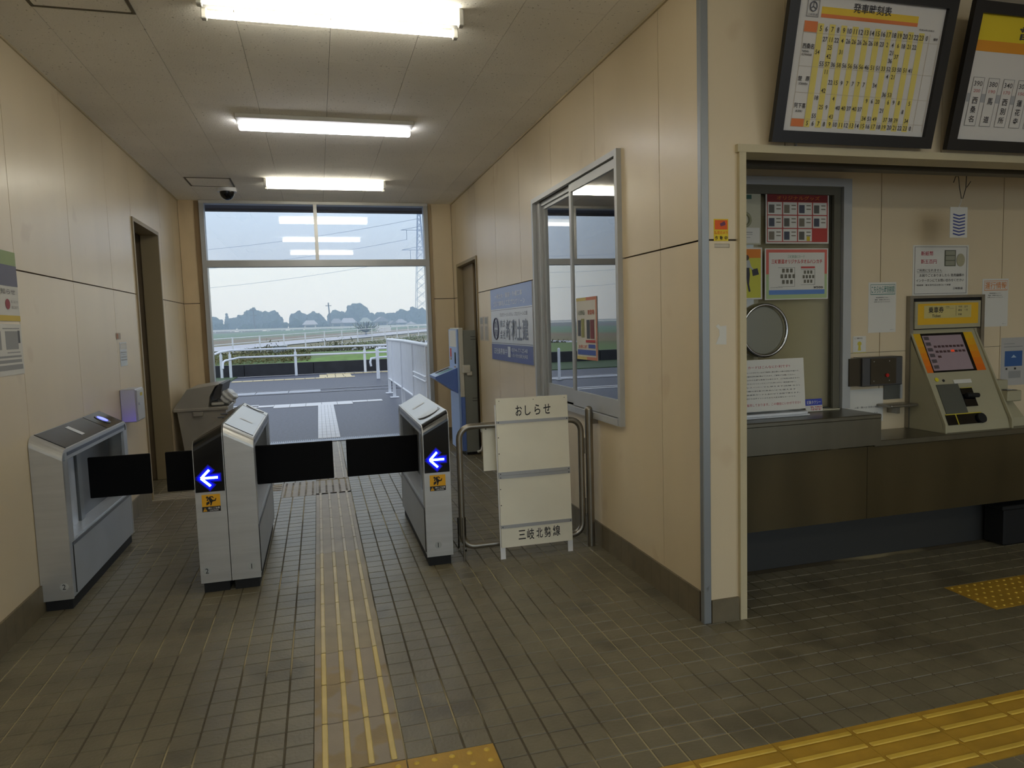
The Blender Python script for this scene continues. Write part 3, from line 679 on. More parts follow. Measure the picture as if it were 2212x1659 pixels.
# pylon
p = at(908, 700, 'Y', 200); t = thing('power_pylon', (p.x, 200, 1.5), 'steel lattice power pylon at the right edge of the doorway view', 'pylon')
PM = mat('pylon_steel', (132, 140, 152), .6); mb = MB(); H = 33; bx_ = p.x+.8
def half(z): return 1.7*(1-z/H)+.35
for sx in (-1, 1):
    for sy in (-1, 1): mb.tube([(bx_+sx*half(0), 200+sy*half(0), 1), (bx_+sx*half(H), 200+sy*half(H), 1+H)], .1, 5)
mb.build('legs', PM, t); mb = MB()
z = 0
while z < H-1.5:
    st = 1.2+1.8*(1-z/H)
    for sy in (-1, 1): mb.tube([(bx_-half(z), 200+sy*half(z), 1+z), (bx_+half(z+st), 200+sy*half(z+st), 1+z+st)], .05, 4); mb.tube([(bx_+half(z), 200+sy*half(z), 1+z), (bx_-half(z+st), 200+sy*half(z+st), 1+z+st)], .05, 4)
    z += st
mb.build('bracing', PM, t)
tips = []
for py in (497, 540):
    zz = at(880, py, 'Y', 200).z
    a = MB().tube([(bx_-5.2, 200, zz), (bx_+5.2, 200, zz)], .07, 4).tube([(bx_-5.2, 200, zz), (bx_, 200, zz+1)], .06, 4).tube([(bx_+5.2, 200, zz), (bx_, 200, zz+1)], .06, 4).build('arm', PM, t)
    MB().tube([(bx_-3.6 if py < 500 else bx_-2.8, 200, zz), (bx_-3.6 if py < 500 else bx_-2.8, 200, zz-2.6)], .08, 4).build('insulator', PM, a); tips.append((bx_-3.6, zz-2.6))
for j, (tx, tz_) in enumerate(tips+[(bx_, 32)]):
    mb = MB(); pts = []
    for k in range(17):
        s_ = k/16; pts.append((tx-150*s_, 200+60*s_, tz_-3*s_-34*s_*(1-s_)*.6))
    tag(mb.tube(pts, .05, 4).build('power_line', PM), ['upper', 'lower', 'topmost'][j]+' thin power line sagging left from the pylon', 'cable')
# rain haze over the fields
hz = bpy.data.materials.new('rain_haze'); hz.use_nodes = True; n = hz.node_tree; n.nodes.clear(); oo = n.nodes.new('ShaderNodeOutputMaterial'); vv = n.nodes.new('ShaderNodeVolumeScatter')
vv.inputs['Color'].default_value = (.55, .74, 1, 1); vv.inputs['Density'].default_value = .0095; n.links.new(vv.outputs[0], oo.inputs['Volume'])
tag(MB().box(-300, 300, 52, 168, -3, 19).build('rain_haze', hz), 'pale rain haze hanging over the distant fields', 'haze', None, 'stuff')
# ================================================================== lamps
TUBE = bpy.data.materials.new('lamp_tube'); TUBE.use_nodes = True
b = TUBE.node_tree.nodes['Principled BSDF']; b.inputs['Base Color'].default_value = (.9, .9, .9, 1); b.inputs['Emission Color'].default_value = (1, .955, .82, 1); b.inputs['Emission Strength'].default_value = LAMP
TUBE2 = TUBE.copy(); TUBE2.node_tree.nodes['Principled BSDF'].inputs['Emission Color'].default_value = (.97, .97, 1, 1)
LW = mat('lamp_housing', (200, 198, 190), .5)
def twin_lamp(y, lab):
    t = thing('ceiling_lamp', (.16, y, ZC), lab, 'lamp', 'ceiling lamps of the corridor')
    MB().prism([(-.45, y-.06, ZC), (-.45, y+.06, ZC), (-.45, y+.03, ZC-.045), (-.45, y-.03, ZC-.045)], (1.22, 0, 0)).build('housing', LW, t)
    for s_ in (-1, 1):
        MB().tube([(-.425, y+s_*.075, ZC-.055), (.745, y+s_*.075, ZC-.055)], .0165, 10).build('tube', TUBE, t)
        for xx in (-.45, .745): B('socket', LW, t, xx, xx+.025, y+s_*.075-.02, y+s_*.075+.02, ZC-.08, ZC-.0, bev=.004)
LOBBY = True
twin_lamp(3.60, 'nearest twin-tube ceiling lamp cut by the top of the frame')
twin_lamp(7.72, 'twin-tube ceiling lamp nearest the platform doorway')
t = thing('ceiling_lamp', (.16, 5.5, ZC), 'slim single-bar ceiling lamp in the middle of the corridor', 'lamp', 'ceiling lamps of the corridor')
B('housing', LW, t, -.49, .78, 5.42, 5.60, ZC-.03, ZC, bev=.004)
MB().box(-.48, .77, 5.575, 5.63, ZC-.07, ZC-.031, bev=.012, seg=2).build('light_bar', TUBE2, t)
def lobby_fill_lamp(x, y, lab):  # unseen lamps added to brighten the lobby side
    t = thing('ceiling_lamp', (x, y, ZC), lab, 'lamp', 'added lobby lamps out of view')
    B('housing', LW, t, x-.64, x+.64, y-.09, y+.09, ZC-.03, ZC, bev=.004)
    MB().box(x-.62, x+.62, y-.045, y+.045, ZC-.085, ZC-.031, bev=.015, seg=2).build('light_bar', TUBE3, t)
TUBE3 = TUBE.copy(); TUBE3.node_tree.nodes['Principled BSDF'].inputs['Emission Strength'].default_value = LAMP*1.15
lobby_fill_lamp(.2, 1.2, 'added unseen lobby lamp above the viewer in line with the corridor'); lobby_fill_lamp(.2, -.9, 'added unseen lobby lamp near the street entrance'); lobby_fill_lamp(3.5, -.6, 'added unseen lobby lamp behind the viewer facing the ticket machine')
# hatches, camera dome
def hatch(x0, x1, y0, y1, lab, m=None):
    h = thing('ceiling_hatch', ((x0+x1)/2, (y0+y1)/2, ZC), lab, 'hatch')
    d = .014; F_ = mat('hatch_frame', (96, 88, 66), .6)
    MB().box(x0, x1, y0, y0+d, ZC-.005, ZC+.002).box(x0, x1, y1-d, y1, ZC-.005, ZC+.002).box(x0, x0+d, y0+d, y1-d, ZC-.005, ZC+.002).box(x1-d, x1, y0+d, y1-d, ZC-.005, ZC+.002).build('frame', F_, h)
    B('lid', CEIL, h, x0+d+.004, x1-d-.004, y0+d+.004, y1-d-.004, ZC-.0035, ZC+.002)
hatch(-1.21, -.765, 3.43, 3.87, 'square ceiling access hatch with a dark frame above the left gate')
hatch(-1.20, -.765, 7.67, 8.10, 'square ceiling access hatch near the dome camera')
q = (-.86, 8.2); t = thing('dome_camera', (q[0], q[1], ZC), 'black dome security camera on the ceiling before the doorway', 'security camera')
MB().tube([(q[0], q[1], ZC-.04), (q[0], q[1], ZC)], .10, 24).build('mount', WHITE, t)
MB().dome((q[0], q[1], ZC-.04), .075, .085, 20, 6, down=True).build('dome', BLACKG, t)

# ================================================================== ticket gates
ARROW = mat('arrow_led', (.25, .62, 1.0), .3, emit=6., lin=True)
HALO = mat('painted_halo', (.0, .004, .9), .3, emit=.9, lin=True)  # blue glow around the arrow, painted as emissive shapes
HALO2 = mat('painted_halo_mid', (.0, .002, .9), .3, emit=.28, lin=True); HALO3 = mat('painted_halo_outer', (.0, .001, .5), .3, emit=.08, lin=True)
BLUEL = mat('reader_led', (.10, .12, 1.0), .3, emit=2.2, lin=True)
INNER = mat('gate_inner', (204, 211, 222), .35, .3)
G0, G1 = 4.155, 5.45
def prof(ztop, off=0., z0=.06, z1=None, a0=0, a1=1):
    """front, rounded top edge, top, rounded rear edge and back of a gate, in (y,z)"""
    r_ = .055; P = [(G0-off, z0)]
    for k in range(7): a = PI-(PI/2)*k/6; P.append((G0+r_+math.cos(a)*(r_+off), ztop-r_+math.sin(a)*(r_+off)))
    for k in range(7): a = PI/2-(PI/2)*k/6; P.append((G1-r_+math.cos(a)*(r_+off), ztop-r_+math.sin(a)*(r_+off)))
    P.append((G1+off, z0)); return P
def ribbon(x0, x1, P0, P1, Q0, Q1):
    n = len(P0); vs = [(x0, y, z) for y, z in P0]+[(x1, y, z) for y, z in P1]+[(x0, y, z) for y, z in Q0]+[(x1, y, z) for y, z in Q1]; fs = []
    for i in range(n-1):
        fs += [(i, i+1, n+i+1, n+i), (2*n+i, 3*n+i, 3*n+i+1, 2*n+i+1), (i, 2*n+i, 2*n+i+1, i+1), (n+i, n+i+1, 3*n+i+1, 3*n+i)]
    fs += [(0, n, 3*n, 2*n), (n-1, 3*n-1, 4*n-1, 2*n-1)]
    return MB().add(vs, fs)
def gate_half(t, xw, xl, front='steel', topstyle='steel', num=None, arrow=False, flap=None, reader=None, zw=.945, zl=.86):
    """xw: tall side, xl: low side facing the lane"""
    s = 1 if xl > xw else -1; wd = abs(xl-xw); X = sorted((xw, xl))
    ZX = (zw, zl) if xw < xl else (zl, zw)
    zt = lambda x: ZX[0]+(ZX[1]-ZX[0])*(x-X[0])/(X[1]-X[0])
    # plinth and lower cabinet
    B('plinth', BLACK, t, X[0]+.012, X[1]-.012, G0+.02, G1-.03, 0, .062)
    low = B('lower_cabinet', SILVER, t, X[0]+.003, X[1]-.003, G0+.012, G1-.012, .062, .355)
    # shell
    P0, P1 = prof(ZX[0]), prof(ZX[1]); Q0, Q1 = prof(ZX[0], -.014, .06), prof(ZX[1], -.014, .06)
    ribbon(X[0], X[1], P0, P1, Q0, Q1).build('shell', STEEL, t)
    # tall back panel and lane side top rail, posts
    a, b_ = sorted((xw, xw+s*.02)); B('back_panel', SILVER, t, a, b_, G0+.014, G1-.014, .355, zw-.03)
    a, b_ = sorted((xl-s*.018, xl-s*.0005))
    zz = zl-.012; B('side_rail', SILVER, t, a, b_, G0+.05, G1-.05, .80, zz, bev=.002)
    aa, bb = sorted((xl-s*.004, xl+s*.0012))
    B('rail_slot', mat('slot_dark', (40, 46, 62), .3), t, aa, bb, G0+.08, (G0+G1)/2, .822, .84)
    B('rail_slot', MATS['slot_dark'], t, aa, bb, (G0+G1)/2+.01, G1-.06, .822, .84)
    B('side_post', SILVER, t, a, b_, G0+.014, G0+.085, .355, .80); B('side_post', SILVER, t, a, b_, G1-.085, G1-.014, .355, .80)
    # cabinet door edge strip on lane side
    aa, bb = sorted((xl-s*.003, xl+s*.0015))
    B('trim_strip', mat('strip_grey', (96, 100, 108), .35, .5), t, aa, bb, G0+.06, G1-.03, .335, .352)
    B('cabinet_seam', DARK, t, *sorted((xl-s*.006, xl+s*.0006)), G0+.062, G0+.066, .075, .335)
    # inside recess
    xi = xw+s*.055; a, b_ = sorted((xw+s*.02, xi))
    B('inner_panel', INNER, t, a, b_, G0+.05, 4.36, .357, .80); B('inner_panel', INNER, t, a, b_, 4.364, 4.64, .357, .80)
    B('inner_panel', mat('gate_inner_dark', (110, 114, 120), .4, .3), t, a, a+(b_-a)*.6, 4.74, G1-.05, .357, .80)
    a, b_ = sorted((xw+s*.03, xl-s*.055))
    B('flap_pillar', mat('pillar_grey', (112, 116, 120), .35, .3), t, a, a+(b_-a)*.55, 4.66, 4.73, .357, .80)
    a, b_ = sorted((xw+s*.02, xl-s*.012)); B('sill', INNER, t, a, b_, G0+.05, G1-.05, .3555, .362)
    # black front glass
    if front == 'black':
        r_ = .055; PP = []
        def fp_(z, o):
            Pt = [(G0-o, .577), (G0-o, z-r_)]
            for k in range(7): an = PI-(PI/2)*k/6; Pt.append((G0+r_+math.cos(an)*(r_+o), z-r_+math.sin(an)*(r_+o)))
            return Pt
        e = .004; za, zb = zt(X[0]+e), zt(X[1]-e)
        ribbon(X[0]+e, X[1]-e, fp_(za, .003), fp_(zb, .003), fp_(za, -.002), fp_(zb, -.002)).build('front_glass', BLACKG, t)
    # top cover plates
    def topplate(name, y0, y1, m, ins=.008, lift=.0025, parent=t):
        xa, xb = X[0]+ins, X[1]-ins
        return MB().add([(xa, y0, zt(xa)-.001), (xb, y0, zt(xb)-.001), (xb, y1, zt(xb)-.001), (xa, y1, zt(xa)-.001), (xa, y0, zt(xa)+lift), (xb, y0, zt(xb)+lift), (xb, y1, zt(xb)+lift), (xa, y1, zt(xa)+lift)],
                        [(0, 3, 2, 1), (4, 5, 6, 7), (0, 1, 5, 4), (1, 2, 6, 5), (2, 3, 7, 6), (3, 0, 4, 7)]).build(name, m, parent)
    def onTop(x, y, l=.004): return (x, y, zt(x)+l)
    xm = (xw+xl)/2
    if topstyle == 'steel':
        topplate('seam', G0+.075, G0+.081, DARK, .004, .0028)
        tp = topplate('top_plate', G0+.085, G1-.22, mat('top_satin', (178, 182, 190), .3, .5), .008, .002)
        topplate('seam', G1-.215, G1-.209, DARK, .004, .0028)
        MB().add([onTop(x, y, .0035) for x, y in ((X[0]+.04, 4.62), (X[1]-.04, 4.62), (X[1]-.04, 4.66), (X[0]+.04, 4.66))], [(0, 1, 2, 3)]).build('label_strip', mat('label_pale', (222, 226, 232), .5), tp)
        arc = [onTop(xm-.055+.11*k/10, G1-.14+.045*math.sin(PI*k/10)*-1, .004) for k in range(11)]
        MB().tube(arc, .003, 5).build('reader_groove', DARK, t)
    if topstyle == 'dark':
        tp = topplate('top_plate', G0+.085, 5.02, mat('top_dark', (70, 72, 76), .22, .6), .006, .002)
        topplate('seam', G0+.077, G0+.083, DARK, .004, .0028)
        MB().add([onTop(x, y, .0035) for x, y in ((X[0]+.03, 4.62), (X[1]-.035, 4.62), (X[1]-.035, 4.68), (X[0]+.03, 4.68))], [(0, 1, 2, 3)]).build('label_strip', mat('label_pale', (222, 226, 232), .5), tp)
        topplate('reader_plate', 5.03, G1-.06, BLACKG, .006, .003)
    if topstyle == 'black':
        topplate('top_glass', G0+.06, G1-.06, mat('top_black', (16, 15, 17), .16), .003, .003)
        for (y, w_) in ((4.86, .04), (5.06, .05)): MB().disc(onTop(xm+.0, y, .005), (0, 0, 1), w_*.7, .004, 20, w_).build('sensor', BLACK, t)
    if reader:
        y0, glow = reader; nrm = Vector(((ZX[0]-ZX[1])/wd, 0, 1))
        MB().disc(onTop(xm, y0, .005), nrm, .052, .003, 28, .05).build('reader_pad', mat('reader_rim', (150, 156, 166), .3, .3), t)
        MB().disc(onTop(xm, y0, .0095), nrm, .036, .001, 24, .03).build('reader_light', BLUEL if glow else mat('reader_pad_pale', (190, 196, 206), .3), t)
    if arrow:
        cx_, cz = xm, .656; f = G0-.0047; sc = .0485
        def shp(g, yy, m, nm, par):
            wd_ = .26+g
            mb = MB()
            def seg(a, b, w_):
                a = Vector(a); b = Vector(b); d = (b-a).normalized(); n_ = Vector((-d.y, d.x))*w_/2; a = a-d*g*.5; b = b+d*g*.5
                mb.prism([(cx_+p_.x*sc, yy, cz+p_.y*sc) for p_ in (a+n_, b+n_, b-n_, a-n_)], (0, -.0006, 0))
            seg((-.88, 0), (.02, .92), wd_); seg((-.88, 0), (.08, -.95), wd_); seg((-.7, 0), (.9, .0), wd_*1.0)
            return mb.build(nm, m, par)
        shp(.75, f+.0012, HALO3, 'painted_halo', t); shp(.48, f+.0006, HALO2, 'painted_halo', t); shp(.24, f, HALO, 'painted_halo', t); shp(0, f-.0008, ARROW, 'arrow_light', t)  # nested outlines paint the glow fading outwards from the arrow
        # caution sticker
        pl = Plane((xm-.0475, G0-.0012, .562), (.096, 0, 0), (0, 0, -.097)); st = pl.sheet('sticker', flat('yellow', (222, 164, 20)), t, .001)
        pl.rects('sticker_band', flat('sticker_black', (26, 24, 24)), st, [(0, .70, 1, 1)])
        k_ = flat('sticker_black', (26, 24, 24))
        def circ(u, v, r): return [(u+r*math.cos(2*PI*i/14), v+r*.98*math.sin(2*PI*i/14)) for i in range(14)]
        pl.polys('figure', k_, st, [circ(.30, .16, .065), [(.34, .2), (.44, .12), (.60, .34), (.56, .46), (.44, .44)], [(.42, .12), (.58, .10), (.66, .2), (.62, .22), (.55, .16), (.44, .18)],
            [(.55, .32), (.70, .33), (.76, .22), (.80, .25), (.74, .40), (.56, .42)], [(.36, .24), (.34, .36), (.28, .38), (.27, .34), (.31, .22)], [(.42, .40), (.57, .42), (.50, .64), (.45, .64), (.46, .50)], [(.24, .46), (.40, .38), (.42, .52), (.24, .63)]])
        pl.polys('warning_triangle', MATS['print_yellow'], st, [[(.15, .74), (.27, .97), (.04, .97)]])
        pl.text('lettering', flat('sticker_white', (225, 225, 225)), st, [('扉にご注意', .32, .74, .95, .85), ('CAUTION', .40, .885, .86, .96)], .01)
        pl.text('lettering', k_, st, [('!', .135, .80, .17, .94)], .02)
    if num:
        q = xm+(.045 if s > 0 else -.03) if not isinstance(num, tuple) else num[1]
        nn = num if not isinstance(num, tuple) else num[0]
        pl = Plane((q-.02, G0-.0005, .15), (.04, 0, 0), (0, 0, -.04))
        if nn != '1' or True:
            d = MB().disc(pl.p(.5, .5, .0002), (0, -1, 0), .021, .0005, 20).build('number_disc', mat('disc_pale', (168, 170, 168), .5), t)
        pl.lay = 3; pl.text('number', INK, d, [(nn, .5, .14, None, .86)], .01)
    if flap:
        x0, x1 = flap; a, b_ = sorted((x0, x1)); o = MB().box(a, b_, 4.688, 4.706, .485, .733, bev=.004).build('flap', FLAPM, t)
    return low
g = thing('ticket_gate', (-1.41, 4.8, 0), 'left ticket gate against the wall, open window side, no arrow', 'ticket gate', 'ticket gates')
gate_half(g, -1.482, -1.332, 'steel', 'dark', ('2', -1.372), False, (-1.37, -1.03), (5.19, True))
# blue exit display on the rear end of the left gate
MB().box(-1.47, -1.345, G1, G1+.006, .58, .86, bev=.002).build('rear_glass', BLACKG, g)
MB().box(-1.45, -1.365, G1+.006, G1+.008, .66, .76).build('rear_arrow_light', mat('violet_led', (.16, .10, 1.0), .3, emit=5.5, lin=True), g)
g = thing('ticket_gate', (-.54, 4.8, 0), 'middle double ticket gate, black arrow front joined to a steel front', 'ticket gate', 'ticket gates')
gate_half(g, -.541, -.700, 'black', 'black', ('2', -.665), True, (-.66, -.945))
gate_half(g, -.537, -.382, 'steel', 'steel', ('1', -.43), False, (-.42, .055))
g = thing('ticket_gate', (.65, 4.8, 0), 'right ticket gate with a blue arrow, beside the pipe barrier', 'ticket gate', 'ticket gates')
gate_half(g, .731, .571, 'black', 'steel2', ('1', .640), True, (.61, .141))
# top of right gate: plate and reader near the front
X0, X1 = .571, .731
def t3(x, y, l): return (x, y, .86+(.945-.86)*(x-X0)/(X1-X0)+l)
MB().add([t3(X0+.006, G0+.075, -.001), t3(X1-.006, G0+.075, -.001), t3(X1-.006, G1-.07, -.001), t3(X0+.006, G1-.07, -.001), t3(X0+.006, G0+.075, .002), t3(X1-.006, G0+.075, .002), t3(X1-.006, G1-.07, .002), t3(X0+.006, G1-.07, .002)],
         [(0, 3, 2, 1), (4, 5, 6, 7), (0, 1, 5, 4), (1, 2, 6, 5), (2, 3, 7, 6), (3, 0, 4, 7)]).build('top_plate', mat('top_satin', (178, 182, 190), .3, .5), g)
nrm = Vector((-.53, 0, 1)); MB().disc(t3(.651, 4.42, .003), nrm, .058, .003, 30, .09).build('reader_pad', mat('reader_pad_pale', (190, 196, 206), .3), g)
arc = [t3(.651+.062*math.cos(PI+PI*k/12), 4.42+.098*math.sin(PI+PI*k/12), .004) for k in range(13)]; MB().tube(arc, .003, 5).build('reader_groove', DARK, g)
MB().add([t3(x, y, .0035) for x, y in ((X0+.04, 4.86), (X1-.04, 4.86), (X1-.04, 4.91), (X0+.04, 4.91))], [(0, 1, 2, 3)]).build('label_strip', mat('label_pale', (222, 226, 232), .5), g)

# ================================================================== pipe barrier and notice board
br = thing('pipe_barrier', (1.2, 4.2, 0), 'stainless pipe swing barrier hinged on a post behind the notice board', 'barrier')
def rrect(x0, x1, z0, z1, r, y, n=6):
    P = []
    for (cx_, cz, a0) in ((x0+r, z0+r, PI), (x1-r, z0+r, 1.5*PI), (x1-r, z1-r, 0), (x0+r, z1-r, .5*PI)):
        for k in range(n+1): a = a0+k/n*PI/2; P.append((cx_+r*math.cos(a), y, cz+r*math.sin(a)))
    return P+[P[0]]
MB().tube(rrect(.80, 1.595, .085, .835, .075, 4.2), .0195, 12, cap=False).build('pipe_frame', STEELD, br)
po = MB().tube([(1.652, 4.2, 0), (1.652, 4.2, .895)], .0255, 14).dome((1.652, 4.2, .895), .0255, .022, 14, 4).build('post', STEELD, br)
B('wall_bracket', STEELD, po, 1.672, XR, 4.188, 4.212, .80, .85)
for z in (.66, .27): MB().tube([(1.622, 4.2, z-.05), (1.622, 4.2, z+.05)], .009, 8).box(1.60, 1.645, 4.196, 4.204, z-.035, z+.035).build('hinge', STEELD, br)
MB().tube([(.802, 4.172, .0), (.802, 4.172, .28)], .006, 8).build('drop_rod', STEELD, br)
MB().tube([(.797, 4.2, .05), (.797, 4.2, .27)], .027, 12, cap=False).build('clear_sleeve', glassmat('clear_plastic', (.9, .9, .88), 1.45), br)
sp_ = B('hanging_plate', BOARD, br, .955, 1.30, 4.224, 4.236, .545, .822)
MB().disc((.975, 4.2235, .81), (0, -1, 0), .004, .002, 10).build('screw', INK, sp_)
nb = thing('notice_board', (1.26, 4.13, 0), 'white wooden notice board with black Japanese lettering leaning on the pipe barrier', 'notice board')
yb = lambda z: 4.118+.045*z
def bpan(z0, z1, x0, x1, m, name, th=.014, off=0.): 
    return MB().prism([(x0, yb(z0)-off, z0), (x1, yb(z0)-off, z0), (x1, yb(z1)-off, z1), (x0, yb(z1)-off, z1)], (0, th, 0)).build(name, m, nb)
for (a, b_) in ((.862, 1.0), (.545, .845), (.215, .505), (.075, .195)): bpan(a, b_, 1.030, 1.495, BOARD, 'board_panel')
SG = mat('strip_alu', (164, 166, 168), .4, .3)
for (a, b_) in ((.845, .862), (.525, .545), (.505, .524), (.195, .215)): bpan(a, b_, 1.030, 1.495, SG, 'metal_strip', .018, .004)
for x in (1.024, 1.468): MB().prism([(x, yb(0)+.014, 0), (x+.032, yb(0)+.014, 0), (x+.032, yb(.96)+.014, .96), (x, yb(.96)+.014, .96)], (0, .008, 0)).build('leg', WHITE, nb)
sc_ = MB()
for z in (.853, .535, .512, .205):
    for x in (1.040, 1.485): sc_.disc((x, yb(z)-.0045, z), (0, -1, 0), .0035, .0015, 8)
for z in (.76, .66, .44, .34): sc_.disc((1.037, yb(z)-.0005, z), (0, -1, 0), .0035, .0015, 8)
for x in (1.05, 1.27, 1.475): sc_.disc((x, yb(.985)-.0005, .985), (0, -1, 0), .0025, .0015, 8)
sc_.build('screws', INK, nb)
pl = Plane((1.03, yb(1.0)-.0004, 1.0), (.465, 0, 0), (0, -.045*.925, -.925)); pl.N = Vector((0, -1, .045)).normalized()
pl.text('lettering', INK, nb, [('お', .265, .052, .355, .122), ('し', .395, .055, .475, .122), ('ら', .53, .052, .61, .122), ('せ', .655, .053, .755, .120), ('三', .235, .893, .335, .955), ('岐', .355, .888, .455, .962), ('北', .485, .890, .575, .958), ('勢', .60, .888, .695, .960), ('線', .72, .885, .825, .958)], .012)

# ================================================================== fare machine by the right wall
im = thing('fare_adjust_machine', (1.6, 7.9, 0), 'tall slim blue and grey card machine standing before the right doorway', 'machine')
LB = mat('light_blue', (150, 178, 226), .4); MBL = mat('mid_blue', (92, 122, 196), .4); GC = mat('machine_grey', (128, 130, 122), .5, var=.03, vs=3); IV = mat('machine_ivory', (196, 194, 182), .5)
B('cabinet', GC, im, 1.555, 1.70, 7.70, 8.22, .03, 1.405, bev=.004)
B('front_column', IV, im, 1.505, 1.553, 7.69, 8.23, .66, 1.435, bev=.006); B('front_lower', MBL, im, 1.515, 1.553, 7.69, 8.23, .05, .66)
B('face_lower', LB, im, 1.485, 1.514, 7.71, 8.21, .05, .72, bev=.004); B('face_upper', LB, im, 1.485, 1.504, 7.71, 8.21, .72, 1.42, bev=.004)
B('notice', PAPER, im, 1.4835, 1.4848, 7.76, 8.16, 1.22, 1.41)
B('card_slot', BLACKG, im, 1.480, 1.4848, 7.80, 7.86, 1.03, 1.16); B('red_label', flat('red', (190, 70, 60)), im, 1.4835, 1.4848, 8.05, 8.15, 1.10, 1.2); 
for (y, z) in ((8.08, 1.08), (7.85, .99)): MB().tube([(1.484, y, z), (1.475, y, z)], .014, 12).build('button', flat('amber', (206, 160, 96)), im)
con = MB().prism([(1.484, 7.74, .985), (1.484, 7.74, .70), (1.235, 7.74, .875), (1.235, 7.74, .895)], (0, .42, 0)).build('console', MBL, im)
d = Vector((1.484-1.235, 0, .985-.895)); nd = Vector((-d.z, 0, d.x)).normalized()
def cpt(t_, y, l): return Vector((1.235, y, .895))+d*t_+nd*l
MB().prism([cpt(0, 7.74, .001), cpt(1, 7.74, .001), cpt(1, 8.16, .001), cpt(0, 8.16, .001)], nd*.004).build('console_top', LB, im)
MB().prism([cpt(.2, 7.99, .0055), cpt(.85, 7.99, .0055), cpt(.85, 8.1, .0055), cpt(.2, 8.1, .0055)], nd*.001).build('screen', BLACKG, im)
MB().prism([cpt(.2, 7.80, .0055), cpt(.85, 7.80, .0055), cpt(.85, 7.93, .0055), cpt(.2, 7.93, .0055)], nd*.001).build('display', mat('teal_display', (70, 150, 150), .3), im)
MB().box(1.53, 1.62, 7.655, 7.698, .93, 1.02, bev=.012, seg=2).box(1.58, 1.64, 7.665, 7.698, .90, .95, bev=.01, seg=2).build('lock_hasp', IV, im)
B('foot', BLACK, im, 1.56, 1.69, 7.72, 8.2, 0, .03)
for z in (1.33, 1.30, .64, .61): B('vent_line', DARK, im, 1.64, 1.695, 7.6975, 7.7005, z, z+.005)
cb = thing('power_conduit', (1.69, 7.45, 0), 'pale plastic conduit elbow low on the wall beside the grey machine', 'conduit')
MB().tube([(1.685, 7.42, .30), (1.68, 7.42, .15), (1.66, 7.43, .09), (1.62, 7.44, .075)], .014, 8).build('pipe', IV, cb); B('socket', IV, cb, 1.66, XR-.001, 7.39, 7.45, .29, .40, bev=.006)
# left bin
bn = thing('wheeled_bin', (-1.25, 8.0, 0), 'grey plastic bin with a raised hood beside the platform doorway', 'bin')
BN = mat('bin_grey', (156, 150, 136), .5, var=.06, vs=4); BD = mat('bin_dark', (52, 50, 48), .6)
Y0, Y1 = 7.86, 8.55
def frustum(x0, x1, xa, xb, y0, y1, ya, yb_, z0, z1): return MB().add([(x0, y0, z0), (x1, y0, z0), (x1, y1, z0), (x0, y1, z0), (xa, ya, z1), (xb, ya, z1), (xb, yb_, z1), (xa, yb_, z1)], [(0, 3, 2, 1), (4, 5, 6, 7), (0, 1, 5, 4), (1, 2, 6, 5), (2, 3, 7, 6), (3, 0, 4, 7)])
frustum(-1.38, -1.03, -1.44, -.97, Y0+.04, Y1-.04, Y0, Y1, .05, .655).build('body', BN, bn)
MB().box(-1.475, -.945, Y0-.03, Y1+.03, .655, .69, bev=.008).build('rim', BN, bn)
MB().prism([(-1.47, Y0-.02, .69), (-1.33, Y0-.02, .885), (-1.02, Y0-.02, .925), (-1.06, Y0-.02, .905), (-1.12, Y0-.02, .80), (-1.14, Y0-.02, .69)], (0, Y1-Y0+.04, 0)).build('hood', BN, bn)
MB().prism([(-1.02, Y0-.0, .93), (-.985, Y0-.0, .925), (-1.02, Y0-.0, .78), (-1.10, Y0-.0, .76), (-1.06, Y0, .88)], (0, Y1-Y0, 0)).build('lid_flap', BD, bn)
B('handle', BN, bn, -1.29, -1.19, Y0-.035, Y0+.0, .60, .65, bev=.008)
MB().box(-1.12, -.99, Y0+.05, Y1-.1, .70, .735, bev=.01).build('inner_tray', IV, bn)
for (x, y) in ((-1.34, Y0+.1), (-1.07, Y0+.1), (-1.34, Y1-.1), (-1.07, Y1-.1)): MB().tube([(x-.015, y, .028), (x+.015, y, .028)], .028, 12).build('wheel', BLACK, bn)
bg_ = MB(); rnd = random.Random(3)
bm = bmesh.new(); bmesh.ops.create_icosphere(bm, subdivisions=4, radius=1)
for v in bm.verts: v.co = Vector((v.co.x*.095, v.co.y*.17, v.co.z*.075))*(1+.10*math.sin(v.co.x*9+v.co.z*7)+.07*math.sin(v.co.y*15)+rnd.uniform(-.04, .04))
for v in bm.verts: v.co += Vector((-.97, 8.05, .775))
bg_.add([v.co.copy() for v in bm.verts], [[v.index for v in f.verts] for f in bm.faces], True); bm.free()
tag(bg_.build('plastic_bag', mat('bag_clear', (190, 190, 186), .25)), 'crumpled clear plastic bag stuffed in the open bin', 'bag')
# metal box on left wall
mb_ = thing('wall_box', (-1.43, 6.05, .92), 'small silver lockable metal box on the left wall above the gate', 'box')
B('casing', mat('box_silver', (178, 178, 184), .35, .4), mb_, XL+.001, -1.375, 5.95, 6.20, .79, 1.045, bev=.006)
B('door', mat('box_door', (186, 186, 182), .4, .3), mb_, -1.375, -1.367, 5.965, 6.185, .80, 1.035, bev=.003)
MB().tube([(-1.367, 6.0, .93), (-1.358, 6.0, .93)], .009, 12).build('lock', STEEL, mb_); B('yellow_label', flat('label_yellow', (206, 184, 60)), mb_, -1.3668, -1.3662, 6.06, 6.13, .985, 1.01)

